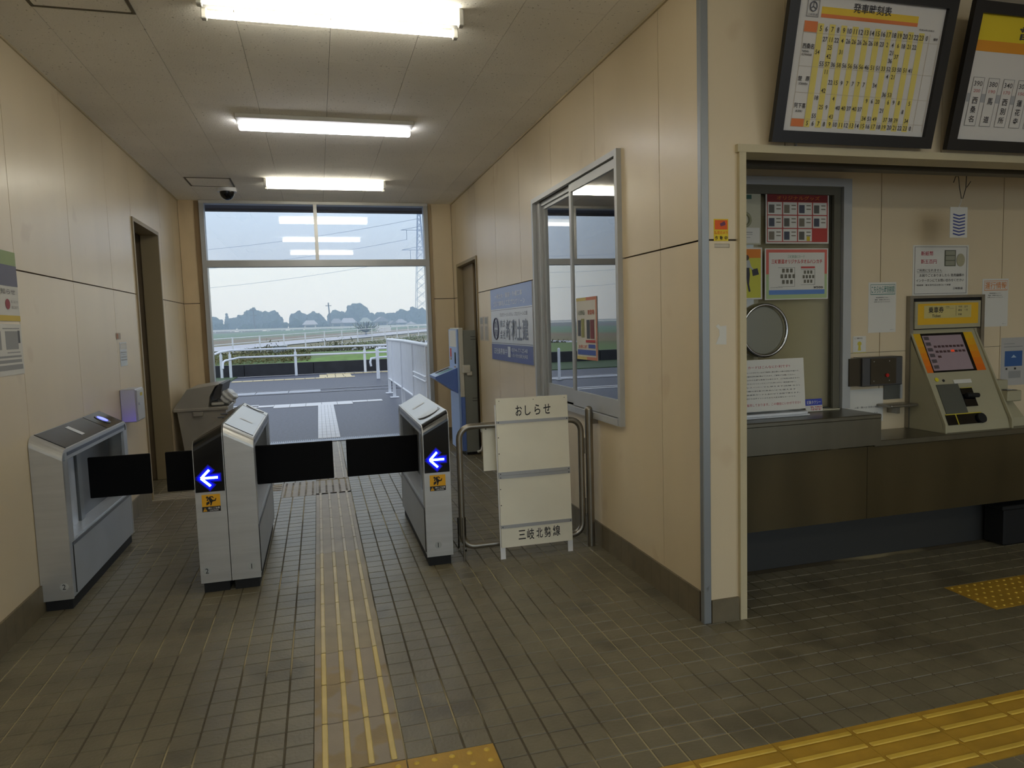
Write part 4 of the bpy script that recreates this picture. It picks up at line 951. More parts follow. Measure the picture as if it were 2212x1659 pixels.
# ================================================================== papers on the corridor walls
def wallsheet_left(name, y0, y1, z1, z0, lab, cat='notice'):
    t = thing(name, (XL, (y0+y1)/2, z0), lab, cat); pl = Plane((XL+.003, y0, z1), (0, y1-y0, 0), (0, 0, z0-z1)); return t, pl
t, pl = wallsheet_left('poster', 3.70, 4.20, 1.895, 1.545, 'colour poster with a red seal high on the left wall edge', 'poster')
st = pl.sheet('paper', PAPER, t); pl.rects('green_band', flat('moss', (150, 168, 120)), st, [(0, 0, 1, .2)]); pl.rects('photo', flat('greyblue', (110, 110, 128)), st, [(0, .2, 1, .5)]); pl.rects('yellow_band', flat('mustard', (206, 178, 70)), st, [(0, .92, 1, 1)])
pl.polys('seal', flat('seal_red', (150, 60, 66)), st, [[(.72+.055*math.cos(2*PI*i/16), .76+.075*math.sin(2*PI*i/16)) for i in range(16)]])
pl.text('lettering', flat('grey_ink', (110, 104, 104)), st, [('募集のお知らせ', .1, .54, .92, .62), ('詳しくはこちら', .8, .7, .97, .74), ('窓口まで', .8, .78, .97, .82)])
t, pl = wallsheet_left('newsletter', 3.70, 4.20, 1.53, 1.275, 'grey newsletter sheet pinned below the colour poster on the left wall')
st = pl.sheet('paper', PAPER, t); pl.rects('print', flat('grey_print', (150, 150, 148)), st, [(.55, .08, .95, .10), (.60, .14, .9, .5), (.62, .55, .93, .57), (.1, .62, .95, .66), (.1, .7, .95, .76), (.1, .8, .97, .9), (.1, .14, .5, .5)]); pl.rects('dark_column', flat('dark_print', (90, 90, 92)), st, [(.9, .13, .95, .38)])
t, pl = wallsheet_left('leaflet_pocket', 6.05, 6.25, 1.405, 1.22, 'small clear pocket of leaflets by the left doorway')
st = pl.sheet('pocket', mat('pocket_clear', (196, 198, 200), .2), t, .0025); pl.rects('leaflet', PAPER, st, [(.06, .04, .94, .3)]); pl.rects('print', flat('grey_print', (150, 150, 148)), st, [(.1, .4, .9, .44), (.1, .5, .8, .53), (.15, .6, .9, .64), (.1, .72, .85, .76)])
t, pl = wallsheet_left('sticker_remains', 5.98, 6.10, 1.48, 1.43, 'faded orange and grey sticker remains above the leaflet pocket', 'sticker')
st = pl.sheet('paper', flat('faded', (176, 164, 146)), t, .0015); pl.rects('orange_patch', flat('faded_orange', (176, 120, 84)), st, [(.05, .1, .42, .9)])
def wallsheet_right(name, y0, y1, z1, z0, lab, cat='notice', x=XR-.002):
    t = thing(name, (XR, (y0+y1)/2, z0), lab, cat); pl = Plane((x, y1, z1), (0, y0-y1, 0), (0, 0, z0-z1)); return t, pl
# blue company sign
t, pl = wallsheet_right('company_sign', 5.51, 6.93, 1.803, 1.112, 'blue and white enamel company sign left of the corridor window', 'sign', XR-.014)
st = pl.sheet('plate', mat('sign_white', (202, 210, 226), .3), t, .012)
pl.rects('blue_band', mat('sign_blue', (96, 128, 200), .3), st, [(0, 0, 1, .285)]); pl.rects('navy_band', mat('sign_navy', (58, 70, 152), .3), st, [(0, .775, 1, 1)])
pl.rects('line', mat('line_navy', (44, 52, 110), .3), st, [(0, .300, 1, .306), (0, .755, 1, .762)])
NV = mat('sign_ink', (62, 66, 104), .3); SWt = mat('sign_white_ink', (205, 214, 234), .3)
pl.text('lettering', SWt, st, [('一般土木・舗装・外構工事', .12, .075, .80, .145), ('ゴルフ専用人工芝プログリーン', .08, .175, .86, .25)], .008)
pl.text('lettering', NV, st, [('プログリーンシステム', .25, .345, .58, .395), ('プログリーン三重', .62, .345, .90, .395)], .008)
pl.text('lettering', NV, st, [('株', .25, .44, .31, .54), ('式', .325, .44, .385, .54), ('会', .25, .58, .31, .70), ('社', .325, .58, .385, .70)], .008)
pl.text('lettering', NV, st, [('新', .41, .44, .52, .71), ('和', .54, .44, .65, .71), ('土', .67, .44, .77, .71), ('建', .79, .44, .91, .71)], .02)
pl.text('lettering', SWt, st, [('正社員募集中', .07, .83, .42, .915), ('0594-77-2548', .53, .815, .89, .865), ('いなべ市大安町大井田', .53, .885, .89, .935)], .012)
pl.rects('pictogram', SWt, st, [(.44, .80, .51, .94)])
em = MB(); 
ring = [pl.p(.14+.068*math.cos(2*PI*k/28), .56+.15*math.sin(2*PI*k/28), .004) for k in range(29)]; em.tube(ring, .006, 6, cap=False); em.build('emblem_ring', NV, st)
pl.text('emblem', NV, st, [('新', .095, .45, .185, .55), ('和', .095, .57, .185, .67)], .01)
# scan notices near door (codes left out)
for (a, b_, lab) in ((7.12, 7.30, 'right one of two small grey scan-code notices by the right doorway'), (7.33, 7.51, 'left one of two small grey scan-code notices by the right doorway')):
    t, pl = wallsheet_right('small_notice', a, b_, 1.545, 1.29, lab); st = pl.sheet('paper', mat('dull_paper', (190, 184, 172), .6), t); pl.rects('grey_block', flat('grey_print', (150, 150, 148)), st, [(.15, .05, .85, .3), (.25, .4, .4, .95), (.55, .4, .75, .95)])
# flyer on window pane + papers behind the glass
FX = XR-.0055
t, pl = wallsheet_right('flyer', 4.155, 4.52, 1.615, 1.205, 'colourful flyer taped on the nearer sliding pane', 'poster', FX)
st = pl.sheet('paper', PAPER, t, .0015)
pl.rects('yellow_edge', flat('edge_yellow', (206, 190, 116)), st, [(0, 0, .5, .05), (0, .95, .5, 1)]); pl.rects('orange_edge', flat('edge_orange', (200, 130, 104)), st, [(.5, 0, 1, .05), (.5, .95, 1, 1), (.95, .05, 1, .95)])
pl.text('lettering', flat('green_ink', (90, 110, 84)), st, [('人気商品', .08, .2, .42, .28)], .01); pl.text('lettering', flat('orange_ink', (196, 90, 50)), st, [('新登場', .58, .2, .88, .28), ('お得に8種', .1, .76, .55, .82)], .01)
pl.rects('picture', flat('pic_dark', (70, 74, 84)), st, [(.08, .36, .22, .62), (.52, .36, .66, .66)]); pl.rects('picture', flat('pic_mix', (150, 150, 90)), st, [(.26, .34, .4, .64)]); pl.rects('picture', flat('pic_red', (120, 52, 60)), st, [(.7, .36, .88, .66)])
pl.rects('blue_band', flat('blue_band', (70, 96, 178)), st, [(.06, .84, .93, .92), (.6, .75, .92, .81)]); pl.rects('red_band', flat('red_band', (186, 60, 60)), st, [(.48, .68, .93, .72)])
def behind(y0, y1, z1, z0, lab, red=None, yel=None):
    t, pl = wallsheet_right('paper_behind_glass', y0, y1, z1, z0, lab, 'notice', XR+.065); st = pl.sheet('paper', mat('paper_dim', (150, 156, 148), .6), t, .0015)
    pl.rects('print', flat('grey_print2', (104, 108, 106)), st, [(.1, .1, .8, .14), (.1, .2, .7, .23), (.1, .3, .8, .33)])
    if red: pl.rects('red_block', flat('dull_red', (150, 84, 86)), st, [red])
behind(4.02, 4.50, 1.17, .90, 'white notice behind the nearer pane below the flyer', (.35, .4, .85, .75)); behind(4.66, 5.20, 1.12, .96, 'wide notice with a red band behind the farther pane', (.3, .05, .95, .3))
behind(3.85, 4.08, 1.55, 1.22, 'yellowish notice behind the nearer pane right of the flyer')
# camera sticker, tape remains on the column
pl = Plane((1.772, YC-.0015, 1.905), (.075, 0, 0), (0, 0, -.1)); t = thing('camera_sticker', (1.81, YC, 1.8), 'orange and yellow surveillance camera sticker on the column', 'sticker')
st = pl.sheet('sticker', flat('sticker_yellow', (224, 196, 40)), t, .0012); pl.rects('orange_field', flat('sticker_orange', (222, 92, 24)), st, [(.06, .05, .94, .48)])
pl.polys('camera_icon', flat('icon_purple', (110, 60, 90)), st, [[(.40, .22), (.72, .10), (.80, .2), (.78, .28), (.48, .34)]]); pl.text('lettering', flat('sticker_orange', (222, 92, 24)), st, [('防犯カメラ', .05, .54, .95, .70)], .015); pl.text('lettering', INK, st, [('作', .07, .77, .27, .95), ('動', .40, .77, .60, .95), ('中', .73, .77, .93, .95)], .015)
q = at(1540, 527, 'Y', YC); pl = Plane((1.775, YC-.0012, 1.793), (.078, 0, 0), (0, 0, -.018)); t = thing('tape_mark', (1.81, YC, 1.77), 'faint rectangular tape mark under the camera sticker', 'tape'); st = pl.sheet('tape', mat('tape_old', (196, 186, 166), .5), t, .001); pl.rects('edge', mat('tape_edge', (150, 138, 116), .6), st, [(0, 0, 1, .12), (0, .88, 1, 1), (.96, 0, 1, 1)])
t = thing('torn_paper', (1.81, YC, 1.3), 'torn white scrap of paper stuck on the column', 'paper'); P_ = [(1546, 705), (1551, 700), (1556, 705), (1569, 703), (1569, 744), (1546, 744), (1554, 724), (1553, 712)]
MB().prism([at(x, y, 'Y', YC-.0005) for x, y in P_], (0, -.001, 0)).build('scrap', PAPER, t)

# ================================================================== framed timetable and fare map
FRM = mat('frame_wood_black', (20, 15, 12), .4)
def tilted_frame(x0, x1, lab, name):
    t = thing(name, ((x0+x1)/2, YC, 2.255), lab, 'framed chart')
    A = Vector((0, -.152, .66)); A.normalize(); h = .665; O_ = Vector((x0, YC-.03, 2.252)); N_ = Vector((0, -A.z, A.y))
    def P(u, v, n=0): return O_+Vector((u, 0, 0))+A*v+N_*n
    wd = x1-x0; bw = .052
    def bar(u0, u1, v0, v1, nm='frame_side'): return MB().prism([P(u0, v0, 0), P(u1, v0, 0), P(u1, v1, 0), P(u0, v1, 0)], N_*.026).build(nm, FRM, t)
    bar(0, wd, 0, bw); bar(0, wd, h-bw, h); bar(0, bw, bw, h-bw); bar(wd-bw, wd, bw, h-bw)
    MB().prism([P(.01, .01, -.003), P(wd-.01, .01, -.003), P(wd-.01, h-.01, -.003), P(.01, h-.01, -.003)], N_*.008).build('back', DARK, t)
    pl = Plane(P(bw, h-bw, .009), (wd-2*bw, 0, 0), -A*(h-2*bw)); return t, pl, P
t, pl, P = tilted_frame(2.04, 2.94, 'black framed train timetable with yellow columns, tilted off the wall', 'timetable')
sh = pl.sheet('chart', mat('chart_white', (216, 212, 206), .5), t, .004)
YEL = flat('chart_yellow', (226, 208, 110)); ORG = flat('chart_orange', (222, 126, 70)); OY = flat('title_yellow', (232, 196, 60)); BK = flat('chart_ink', (58, 54, 56)); LN = flat('chart_line', (190, 176, 150))
pl.rects('title_band', OY, sh, [(.155, .075, .815, .125)]); pl.rects('title_band', ORG, sh, [(.155, .125, .815, .152)])
CX0, CW = .145, .0385
def colx(h): return CX0+(h-5)*CW
pl.rects('yellow_column', YEL, sh, [(colx(h), .195, colx(h)+CW, .965) for h in range(5, 24, 2)])
pl.rects('corner_cell', ORG, sh, [(.055, .185, CX0-.004, .262), (.055, .905, CX0-.004, .965)])
pl.rects('grid_line', LN, sh, [(.055, .265, .985, .267), (.055, .51, .985, .512), (.055, .705, .985, .707), (.055, .903, .985, .905), (CX0-.003, .2, CX0-.001, .96), (.985, .2, .987, .96), (colx(25), .2, colx(25)+.002, .96), (.055, .2, .057, .96)])
it = [('発車時刻表', .36, .028, .62, .098)]; pl.text('title', BK, sh, it, .012)
it = []
def num(s_, h, v, hh=.038): it.append((s_, colx(h)+CW/2, v, None, v+hh))
for h in list(range(5, 24))+[24]:
    s_ = str(h % 24); num(s_, h, .212); num(s_, h, .918, .036)
R1 = {6: '27', 7: '11', 8: '22', 9: '4', 10: '26', 11: '26', 12: '26', 13: '26', 14: '26', 15: '18', 16: '23', 17: '2', 18: '4', 19: '6', 20: '18', 21: '21', 22: '22'}
for h, s_ in R1.items(): num(s_, h, .288, .034)
for h, s_, v in ((7, '25', .345), (5, '54', .385), (7, '42', .41), (9, '31', .372), (18, '21', .345), (18, '36', .405), (19, '37', .372)): num(s_, h, v, .034)
for h, s_ in zip(range(6, 23), '55 57 36 58 56 56 56 56 46 51 51 33 52 53 50 51 41'.split()): num(s_, h, .468, .034)
for h, s_, v in ((7, '11', .525), (8, '22', .600), (9, '15', .600), (10, '9', .600), (11, '7', .600), (12, '7', .600), (13, '7', .600), (14, '7', .600), (16, '34', .600), (7, '42', .665), (18, '4', .525), (19, '21', .525), (18, '36', .665), (19, '53', .665)): num(s_, h, v, .034)
for h, s_, v in ((6, '18', .722), (9, '4', .722), (15, '9', .722), (16, '6', .722), (17, '20', .722), (19, '6', .722), (20, '9', .722), (21, '8', .722), (23, '5', .722), (7, '25', .79), (8, '9', .79), (10, '40', .79), (11, '40', .79), (12, '37', .79), (13, '40', .79), (14, '37', .79), (18, '21', .79), (22, '8', .79), (6, '55', .86), (9, '43', .86), (15, '34', .86), (16, '51', .86), (17, '49', .86), (19, '37', .86), (20, '38', .86), (21, '39', .86), (23, '34', .86)): num(s_, h, v, .034)
pl.text('numbers', BK, sh, it, .006)
pl.text('station_names', BK, sh, [('西桑名', .062, .345, .137, .385), ('NISHI-', .064, .395, .11, .412), ('KUWANA', .064, .418, .13, .435), ('楚', .062, .585, .088, .62), ('原', .112, .585, .138, .62), ('SOHARA', .07, .632, .13, .65), ('阿下喜', .062, .785, .137, .825), ('AGEKI', .074, .838, .118, .855), ('備考', .945, .222, .975, .245), ('平成24年3月改正', .83, .165, .94, .178)], .008)
pl.text('small_print', ORG, sh, [('三岐鉄道 北勢線', .40, .130, .58, .148), ], .0)
lg = pl.rects('logo_frame', flat('logo_grey', (150, 148, 150)), sh, [(.058, .035, .062, .155), (.132, .035, .136, .155), (.058, .035, .136, .039), (.058, .151, .136, .155)])
mb = MB(); mb.tube([pl.p(.097+.022*math.cos(2*PI*k/24), .082+.034*math.sin(2*PI*k/24), .004) for k in range(25)], .0022, 5, cap=False)
for a in (90, 210, 330): mb.tube([pl.p(.097, .082, .004), pl.p(.097+.02*math.cos(math.radians(a)), .082-.03*math.sin(math.radians(a)), .004)], .002, 4)
mb.build('logo', flat('logo_ink', (96, 100, 112)), sh); pl.text('logo_text', flat('logo_ink', (96, 100, 112)), sh, [('三岐鉄道', .066, .13, .128, .147)])
B('wall_hook', STEEL, t, 2.20, 2.206, YC-.012, YC-.001, 2.225, 2.262)
t, pl, P = tilted_frame(3.035, 4.50, 'black framed fare map cut by the right edge of the frame', 'fare_map')
sh = pl.sheet('chart', MATS['chart_white'], t, .004)
pl.rects('title_band', flat('map_yellow', (226, 200, 30)), sh, [(0, 0, 1, .20)]); pl.rects('title_band', flat('map_orange', (222, 148, 30)), sh, [(0, .20, 1, .285)])
pl.text('title', BK, sh, [('普通旅客運賃表', .185, .07, .75, .175)], .02)
pl.rects('track_band', flat('track_grey', (168, 168, 170)), sh, [(.015, .62, .96, .69)])
cols = [('390', '200', '西桑名'), ('380', '190', '馬道'), ('340', '170', '西別所'), ('300', '150', '蓮花寺'), ('240', '120', '星川'), ('190', '100', '七和'), ('180', '90', '穴太')]
boxes = []; wh = []; T1 = []; T2 = []; T3 = []
for k, (a, b_, nm) in enumerate(cols):
    u = .028+k*.069; wh.append((u, .49, u+.05, .885)); e = .0015; boxes += [(u, .49, u+.05, .493), (u, .882, u+.05, .885), (u, .49, u+e, .885), (u+.05-e, .49, u+.05, .885)]
    T1.append((a, u+.006, .52, u+.044, .56)); T2.append((b_, u+.010, .585, u+.040, .612)); n_ = len(nm)
    for j, ch in enumerate(nm): v = .655+j*(.215/max(1, n_-1)) - (.0 if n_ > 1 else 0); v = .65+(j*.075 if n_ == 3 else j*.15); T3.append((ch, u+.013, v, u+.037, v+.055))
pl.rects('station_box', MATS['chart_white'], sh, wh); pl.rects('box_outline', flat('outline_grey', (110, 108, 110)), sh, boxes)
pl.text('fares', BK, sh, T1, .006); pl.text('child_fares', flat('fare_red', (186, 110, 110)), sh, T2, .006); pl.text('station_names', BK, sh, T3, .012)

# ================================================================== ticket counters
SD = mat('counter_steel', (122, 118, 104), .30, .85, var=.10, vs=2.5, stretch=(3, 1, .5)); SP = mat('cabinet_brown', (104, 94, 70), .26, .75, var=.22, vs=1.6, stretch=(2.2, 1, .4))
ct = thing('service_counter', (2.45, 3.3, 0), 'raised stainless steel service counter under the ticket window', 'counter')
B('worktop', SD, ct, 1.935, 2.948, 3.14, 3.44, .880, .904, bev=.004); B('apron', SD, ct, 1.935, 2.948, 3.145, 3.165, .733, .8795); B('end_panel', SD, ct, 2.925, 2.946, 3.17, 3.44, .749, .8795)
c2 = thing('ticket_counter', (4, 3.35, 0), 'long low stainless counter that carries the ticket machine', 'counter')
B('worktop', SD, c2, 2.95, 6.2, 3.19, 3.498, .712, .747, bev=.004)
for (a, b_) in ((1.935, 2.93), (2.933, 4.3), (4.303, 6.2)):
    B('front_panel', SP, c2, a, b_, 3.225, 3.255, .30, .711)
B('underside', SP, c2, 1.935, 6.2, 3.256, 3.498, .30, .32)
B('toe_kick', mat('toe_dark', (50, 50, 48), .5), c2, 1.935, 6.2, 3.43, 3.498, 0, .30)
bx = thing('black_crate', (4.3, 3.34, 0), 'black box stowed under the low counter at the right edge', 'box')
MB().box(3.99, 4.7, 3.27, 3.41, .008, .23, bev=.008).build('body', BLACK, bx); MB().box(3.97, 4.72, 3.265, 3.415, .23, .255, bev=.004).build('lid', BLACK, bx)
for x in (4.03, 4.62): B('foot', BLACK, bx, x, x+.05, 3.29, 3.39, 0, .008)
# counter things
pl = Plane((2.10, 3.255, 1.225), (.432, 0, 0), (0, -.02, -.275)); t = thing('counter_notice', (2.3, 3.25, .93), 'white sheet of small print with red lines standing on the counter', 'notice')
st = pl.sheet('paper', PAPER, t, .002); RD_ = flat('red_ink', (176, 70, 84))
pl.text('red_lettering', RD_, st, [('カードはこんなに便利です!!', .20, .12, .80, .175), ('窓口で販売しております。この機会にいかがですか?', .05, .845, .93, .90)], .006)
rows = ['お財布がチャージされているので電車に乗る際に小銭や切符が不要です。', '残高不足の場合は改札機が教えてくれます。ご乗車までお願いください。', '三岐線以外の主要な鉄道でも使えます。(ご利用は除きます)', 'チャージ金はコンビニエンスストアでも使えます(一部店舗を除く)', '主要なスーパーでも使えます(店舗 など)', '駐車場の料金の支払いにも使えます', 'その他鉄道系カードとあわせて全国で使えます。', 'この時期からはポイントのたまる大変お得なカードです。']
pl.text('lettering', flat('fine_ink', (84, 82, 84)), st, [(s_, .04+.02*(k % 3), .235+.071*k, .93-.03*((k*2) % 4), .262+.071*k) for k, s_ in enumerate(rows)], .004)
t = thing('money_tray', (2.45, 3.3, .905), 'white rounded plastic tray lying in front of the ticket window', 'tray')
MB().box(2.16, 2.585, 3.262, 3.43, .905, .914, bev=.004).build('base', WHITE, t); rr_ = []
for (cx_, cy_, a0) in ((2.21, 3.30, PI), (2.535, 3.30, 1.5*PI), (2.535, 3.40, 0), (2.21, 3.40, .5*PI)):
    for k in range(7): a = a0+k/6*PI/2; rr_.append((cx_+.045*math.cos(a), cy_+.034*math.sin(a), .922))
MB().tube(rr_+[rr_[0]], .010, 8, cap=False).build('rim', WHITE, t)
pl = Plane((2.645, 3.385, .978), (.112, 0, 0), (0, -.01, -.07)); t = thing('taxi_card', (2.70, 3.38, .905), 'small blue and white taxi card standing on the counter', 'card')
st = pl.sheet('card', PAPER, t, .0015); pl.rects('blue_band', flat('card_blue', (50, 66, 168)), st, [(0, 0, 1, .52)]); pl.text('lettering', PAPER, st, [('近鉄タクシー', .08, .12, .92, .42)], .01); pl.text('number', flat('card_red', (176, 60, 70)), st, [('72-2727', .28, .60, .96, .92)], .015)
t = thing('paper_slip', (2.87, 3.4, .905), 'thin folded strip of paper beside the taxi card', 'paper'); MB().box(2.78, 2.90, 3.405, 3.43, .9045, .909).build('slip', mat('slip_cream', (200, 196, 170), .6), t)
# intercom
t = thing('intercom', (3.16, 3.42, 1.1), 'dark steel intercom box with a red call button', 'intercom'); IM = mat('intercom_brown', (70, 62, 48), .35, .5, var=.08, vs=6)
B('left_wing', IM, t, 2.985, 3.065, 3.43, 3.50, 1.03, 1.192); B('housing', mat('intercom_grey', (84, 84, 86), .4, .5), t, 3.066, 3.352, 3.415, 3.50, 1.025, 1.195, bev=.004)
B('face_plate', IM, t, 3.118, 3.30, 3.411, 3.416, 1.035, 1.188); MB().tube([(3.233, 3.411, 1.086), (3.233, 3.404, 1.086)], .011, 16).build('call_button', mat('button_red', (176, 26, 22), .3), t)
sc_ = MB()
for (x, z) in ((3.14, 1.17), (3.25, 1.17), (3.14, 1.055), (3.25, 1.055)): sc_.disc((x, 3.4105, z), (0, -1, 0), .003, .001, 8)
sc_.build('screws', STEEL, t)
def aplane(x0, z1, x1, z0, y=3.4985): return Plane((x0, y, z1), (x1-x0, 0, 0), (0, 0, z0-z1))
pl = aplane(3.067, 1.32, 3.16, 1.22); t = thing('yellow_note', (3.11, 3.5, 1.22), 'small note with a yellow figure above the intercom', 'notice'); st = pl.sheet('paper', PAPER, t, .001)
pl.polys('figure', flat('note_yellow', (206, 190, 70)), st, [[(.5+.16*math.cos(2*PI*i/12), .45+.14*math.sin(2*PI*i/12)) for i in range(12)], [(.42, .58), (.58, .58), (.62, .86), (.38, .86)], [(0, .96), (1, .96), (1, 1), (0, 1)]]); pl.text('lettering', BK, st, [('ご案内', .1, .08, .7, .17)])
pl = aplane(3.035, 1.0, 3.29, .80); t = thing('low_notice', (3.16, 3.5, .8), 'white notice half hidden behind the raised counter end', 'notice'); st = pl.sheet('paper', PAPER, t, .001); pl.text('lettering', BK, st, [('入場・購入は 発券の確認', .18, .52, .88, .58), ('お願いします', .5, .72, .85, .77)])
t = thing('steel_plate', (3.36, 3.5, .9), 'grey steel cover plate on the wall beside the ticket machine', 'plate'); B('plate', mat('plate_steel', (120, 122, 118), .3, .7), t, 3.292, 3.42, 3.492, 3.499, .93, 1.02); B('edge', ALU, t, 3.405, 3.42, 3.485, 3.4915, .93, 1.02)
t = thing('small_shelf', (3.33, 3.42, .9), 'small round-cornered metal shelf between intercom and ticket machine', 'shelf'); MB().box(3.24, 3.44, 3.38, 3.499, .892, .908, bev=.006, seg=2).build('shelf', STEELD, t); B('bracket', STEELD, t, 3.32, 3.34, 3.42, 3.499, .85, .892)
for (x0, x1, z0, z1, hc, lab, nm) in ((3.174, 3.375, 1.337, 1.637, (96, 140, 130), 'white notice with a green heading left of the ticket machine', 'g'), (4.035, 4.245, 1.347, 1.648, (214, 140, 80), 'white notice with an orange heading right of the ticket machine', 'o')):
    pl = aplane(x0, z1, x1, z0); t = thing('info_notice', ((x0+x1)/2, 3.5, z0), lab, 'notice'); st = pl.sheet('paper', PAPER, t, .001)
    H = flat('head_'+nm, hc); pl.rects('heading_frame', H, st, [(.07, .04, .96, .05), (.07, .23, .96, .245), (.07, .04, .08, .24), (.95, .04, .96, .24)]); pl.text('heading', H, st, [('こちらから時刻検索' if nm == 'g' else '運行情報', .10, .065, .93, .215)], .012)
    pl.text('lettering', BK, st, [('時刻表検索はこちら', .27, .29, .70, .315), ('運賃・経路もあわせて', .22, .335, .76, .36), ('お使いのスマートフォンで', .20, .375, .78, .40), ('ご利用ください', .78, .94, .93, .955)])
pl = aplane(3.495, 1.857, 3.92, 1.552); t = thing('banknote_notice', (3.7, 3.5, 1.552), 'white notice in red and black about new banknotes above the ticket machine', 'notice'); st = pl.sheet('paper', PAPER, t, .001)
pl.rects('border', BK, st, [(.03, .03, .97, .037), (.03, .96, .97, .967), (.03, .03, .036, .967), (.964, .03, .97, .967)])
pl.text('red_lettering', RD_, st, [('新紙幣', .14, .12, .36, .21), ('新五百円', .14, .28, .42, .37)], .012)
pl.text('lettering', BK, st, [('ご利用になれません', .07, .47, .52, .53), ('お困りごとありましたら 発売機横の', .12, .57, .92, .63), ('インターホンにてお問い合わせください', .06, .67, .92, .73), ('*新紙幣・新五百円玉は窓口にて両替', .06, .775, .68, .81), ('三岐鉄道', .72, .84, .9, .89)], .006)
pl.rects('underline', BK, st, [(.07, .545, .52, .55)]); pl.rects('banknote_frame', flat('note_dark', (84, 86, 70)), st, [(.56, .1, .76, .42)]); pl.rects('banknote', flat('note_grey', (146, 146, 128)), st, [(.575, .115, .745, .2), (.575, .215, .745, .3), (.575, .315, .745, .405)])
pl.polys('coin', flat('coin', (170, 164, 134)), st, [[(.85+.075*math.cos(2*PI*i/20), .30+.13*math.sin(2*PI*i/20)) for i in range(20)]])
pl = aplane(4.20, 1.272, 4.42, .965); t = thing('blue_picture_notice', (4.3, 3.5, .96), 'white notice with a blue mountain picture at the right edge', 'notice'); st = pl.sheet('paper', mat('paper_grey', (180, 178, 174), .6), t, .001)
pl.rects('picture', flat('sky_blue', (52, 92, 150)), st, [(.14, .28, .80, .60)]); pl.polys('snow', flat('snow', (170, 190, 210)), st, [[(.38, .42), (.47, .36), (.58, .42)]]); pl.rects('print', flat('grey_print', (150, 150, 148)), st, [(.1, .12, .5, .135), (.1, .18, .8, .2), (.3, .7, .75, .85)]); pl.rects('small_mark', BK, st, [(.18, .63, .24, .67), (.5, .63, .57, .67)])
# hanging tag
t = thing('hanging_tag', (3.62, 3.3, 1.88), 'white plastic tag with blue chevrons hung from a bent wire', 'sign'); pl = Plane((3.556, 3.3, 2.052), (.126, 0, 0), (0, 0, -.175)); st = pl.sheet('tag', PAPER, t, .003)
pl.polys('chevrons', flat('chevron_blue', (66, 78, 138)), st, [[(.17, .21+k*.105), (.52, .265+k*.105), (.86, .22+k*.105), (.86, .265+k*.105), (.52, .315+k*.105), (.17, .26+k*.105)] for k in range(7)])
MB().tube([(3.575, 3.3, 2.19), (3.59, 3.3, 2.225), (3.61, 3.3, 2.225), (3.62, 3.3, 2.16), (3.635, 3.3, 2.10), (3.645, 3.3, 2.10), (3.665, 3.3, 2.16), (3.67, 3.3, 2.30)], .0022, 5).tube([(3.672, 3.3, 2.165), (3.70, 3.3, 2.20)], .002, 5).tube([(3.665, 3.3, 2.23), (3.672, 3.3, 2.301)], .002, 5).build('wire', INK, t)
MB().tube([(3.636, 3.3, 2.10), (3.63, 3.3, 2.075), (3.61, 3.301, 2.035)], .0015, 5).build('string', WHITE, t)
# posters on the service window glass
def wposter(x0, x1, z0, z1, lab): t = thing('window_poster', ((x0+x1)/2, 3.45, z0), lab, 'poster'); pl = Plane((x0, 3.4745, z1), (x1-x0, 0, 0), (0, 0, z0-z1)); return t, pl
t, pl = wposter(2.452, 2.87, 1.862, 2.148, 'red goods poster with a grid of small pictures on the ticket window'); st = pl.sheet('paper', PAPER, t, .0015)
pl.rects('red_field', flat('poster_red', (176, 62, 54)), st, [(.02, .03, .98, .97)]); pl.rects('dark_head', flat('poster_dkred', (120, 24, 22)), st, [(.02, .03, .98, .18)])
pl.text('heading', flat('poster_gold', (186, 110, 30)), st, [('オリジナルグッズ', .17, .07, .85, .15)], .01)
cl = []; im1 = []; im2 = []; im3 = []
for j in range(3):
    for i in range(4):
        if i == 3 and j == 2: continue
        u, v = .03+i*.237, .195+j*.26; cl.append((u, v, u+.22, v+.24)); (im1, im2, im3)[(i+j*2) % 3].append((u+.015, v+.05, u+.10, v+.21)); im2.append((u+.13, v+.05, u+.2, v+.07)); im2.append((u+.13, v+.12, u+.2, v+.14))
pl.rects('cell', PAPER, st, cl); pl.rects('picture', flat('pic_a', (92, 90, 84)), st, im1); pl.rects('picture', flat('pic_b', (120, 112, 96)), st, im2); pl.rects('picture', flat('pic_c', (70, 74, 88)), st, im3); pl.rects('picture', flat('pic_y', (206, 180, 40)), st, [(.64, .86, .69, .95)])
t, pl = wposter(2.446, 2.868, 1.546, 1.835, 'towel poster with a red and green border on the ticket window'); st = pl.sheet('paper', PAPER, t, .0015)
pl.rects('red_border', flat('soft_red', (210, 106, 92)), st, [(.02, .02, .98, .5)]); pl.rects('green_border', flat('soft_green', (170, 190, 140)), st, [(.02, .5, .98, .98)]); pl.rects('centre', PAPER, st, [(.06, .08, .94, .9)]); pl.rects('blue_band', flat('soft_blue', (96, 134, 196)), st, [(.06, .81, .94, .90)])
pl.text('green_heading', flat('green_grey', (150, 170, 150)), st, [('三岐鉄道ICカード', .35, .13, .62, .19)], .02); pl.text('heading', flat('head_red', (190, 70, 66)), st, [('三岐鉄道オリジナルタオルハンカチ', .1, .21, .90, .30)], .02)
tw = []
for (u0, v0, sc) in ((.22, .38, 1), (.57, .42, .82)):
    for j, n_ in enumerate((3, 4, 3)):
        for i in range(n_): u = u0+(.02 if n_ == 4 else .045)*sc+i*.062*sc; v = v0+.015+j*.11*sc; tw.append((u, v, u+.038*sc, v+.075*sc))
pl.rects('towel_outline', flat('towel_edge', (96, 96, 92)), st, [(.20, .37, .46, .375), (.20, .74, .46, .745), (.46, .37, .463, .745), (.56, .41, .78, .415), (.56, .71, .78, .715), (.78, .41, .783, .715)]); pl.rects('towel_motif', flat('motif', (104, 100, 86)), st, tw)
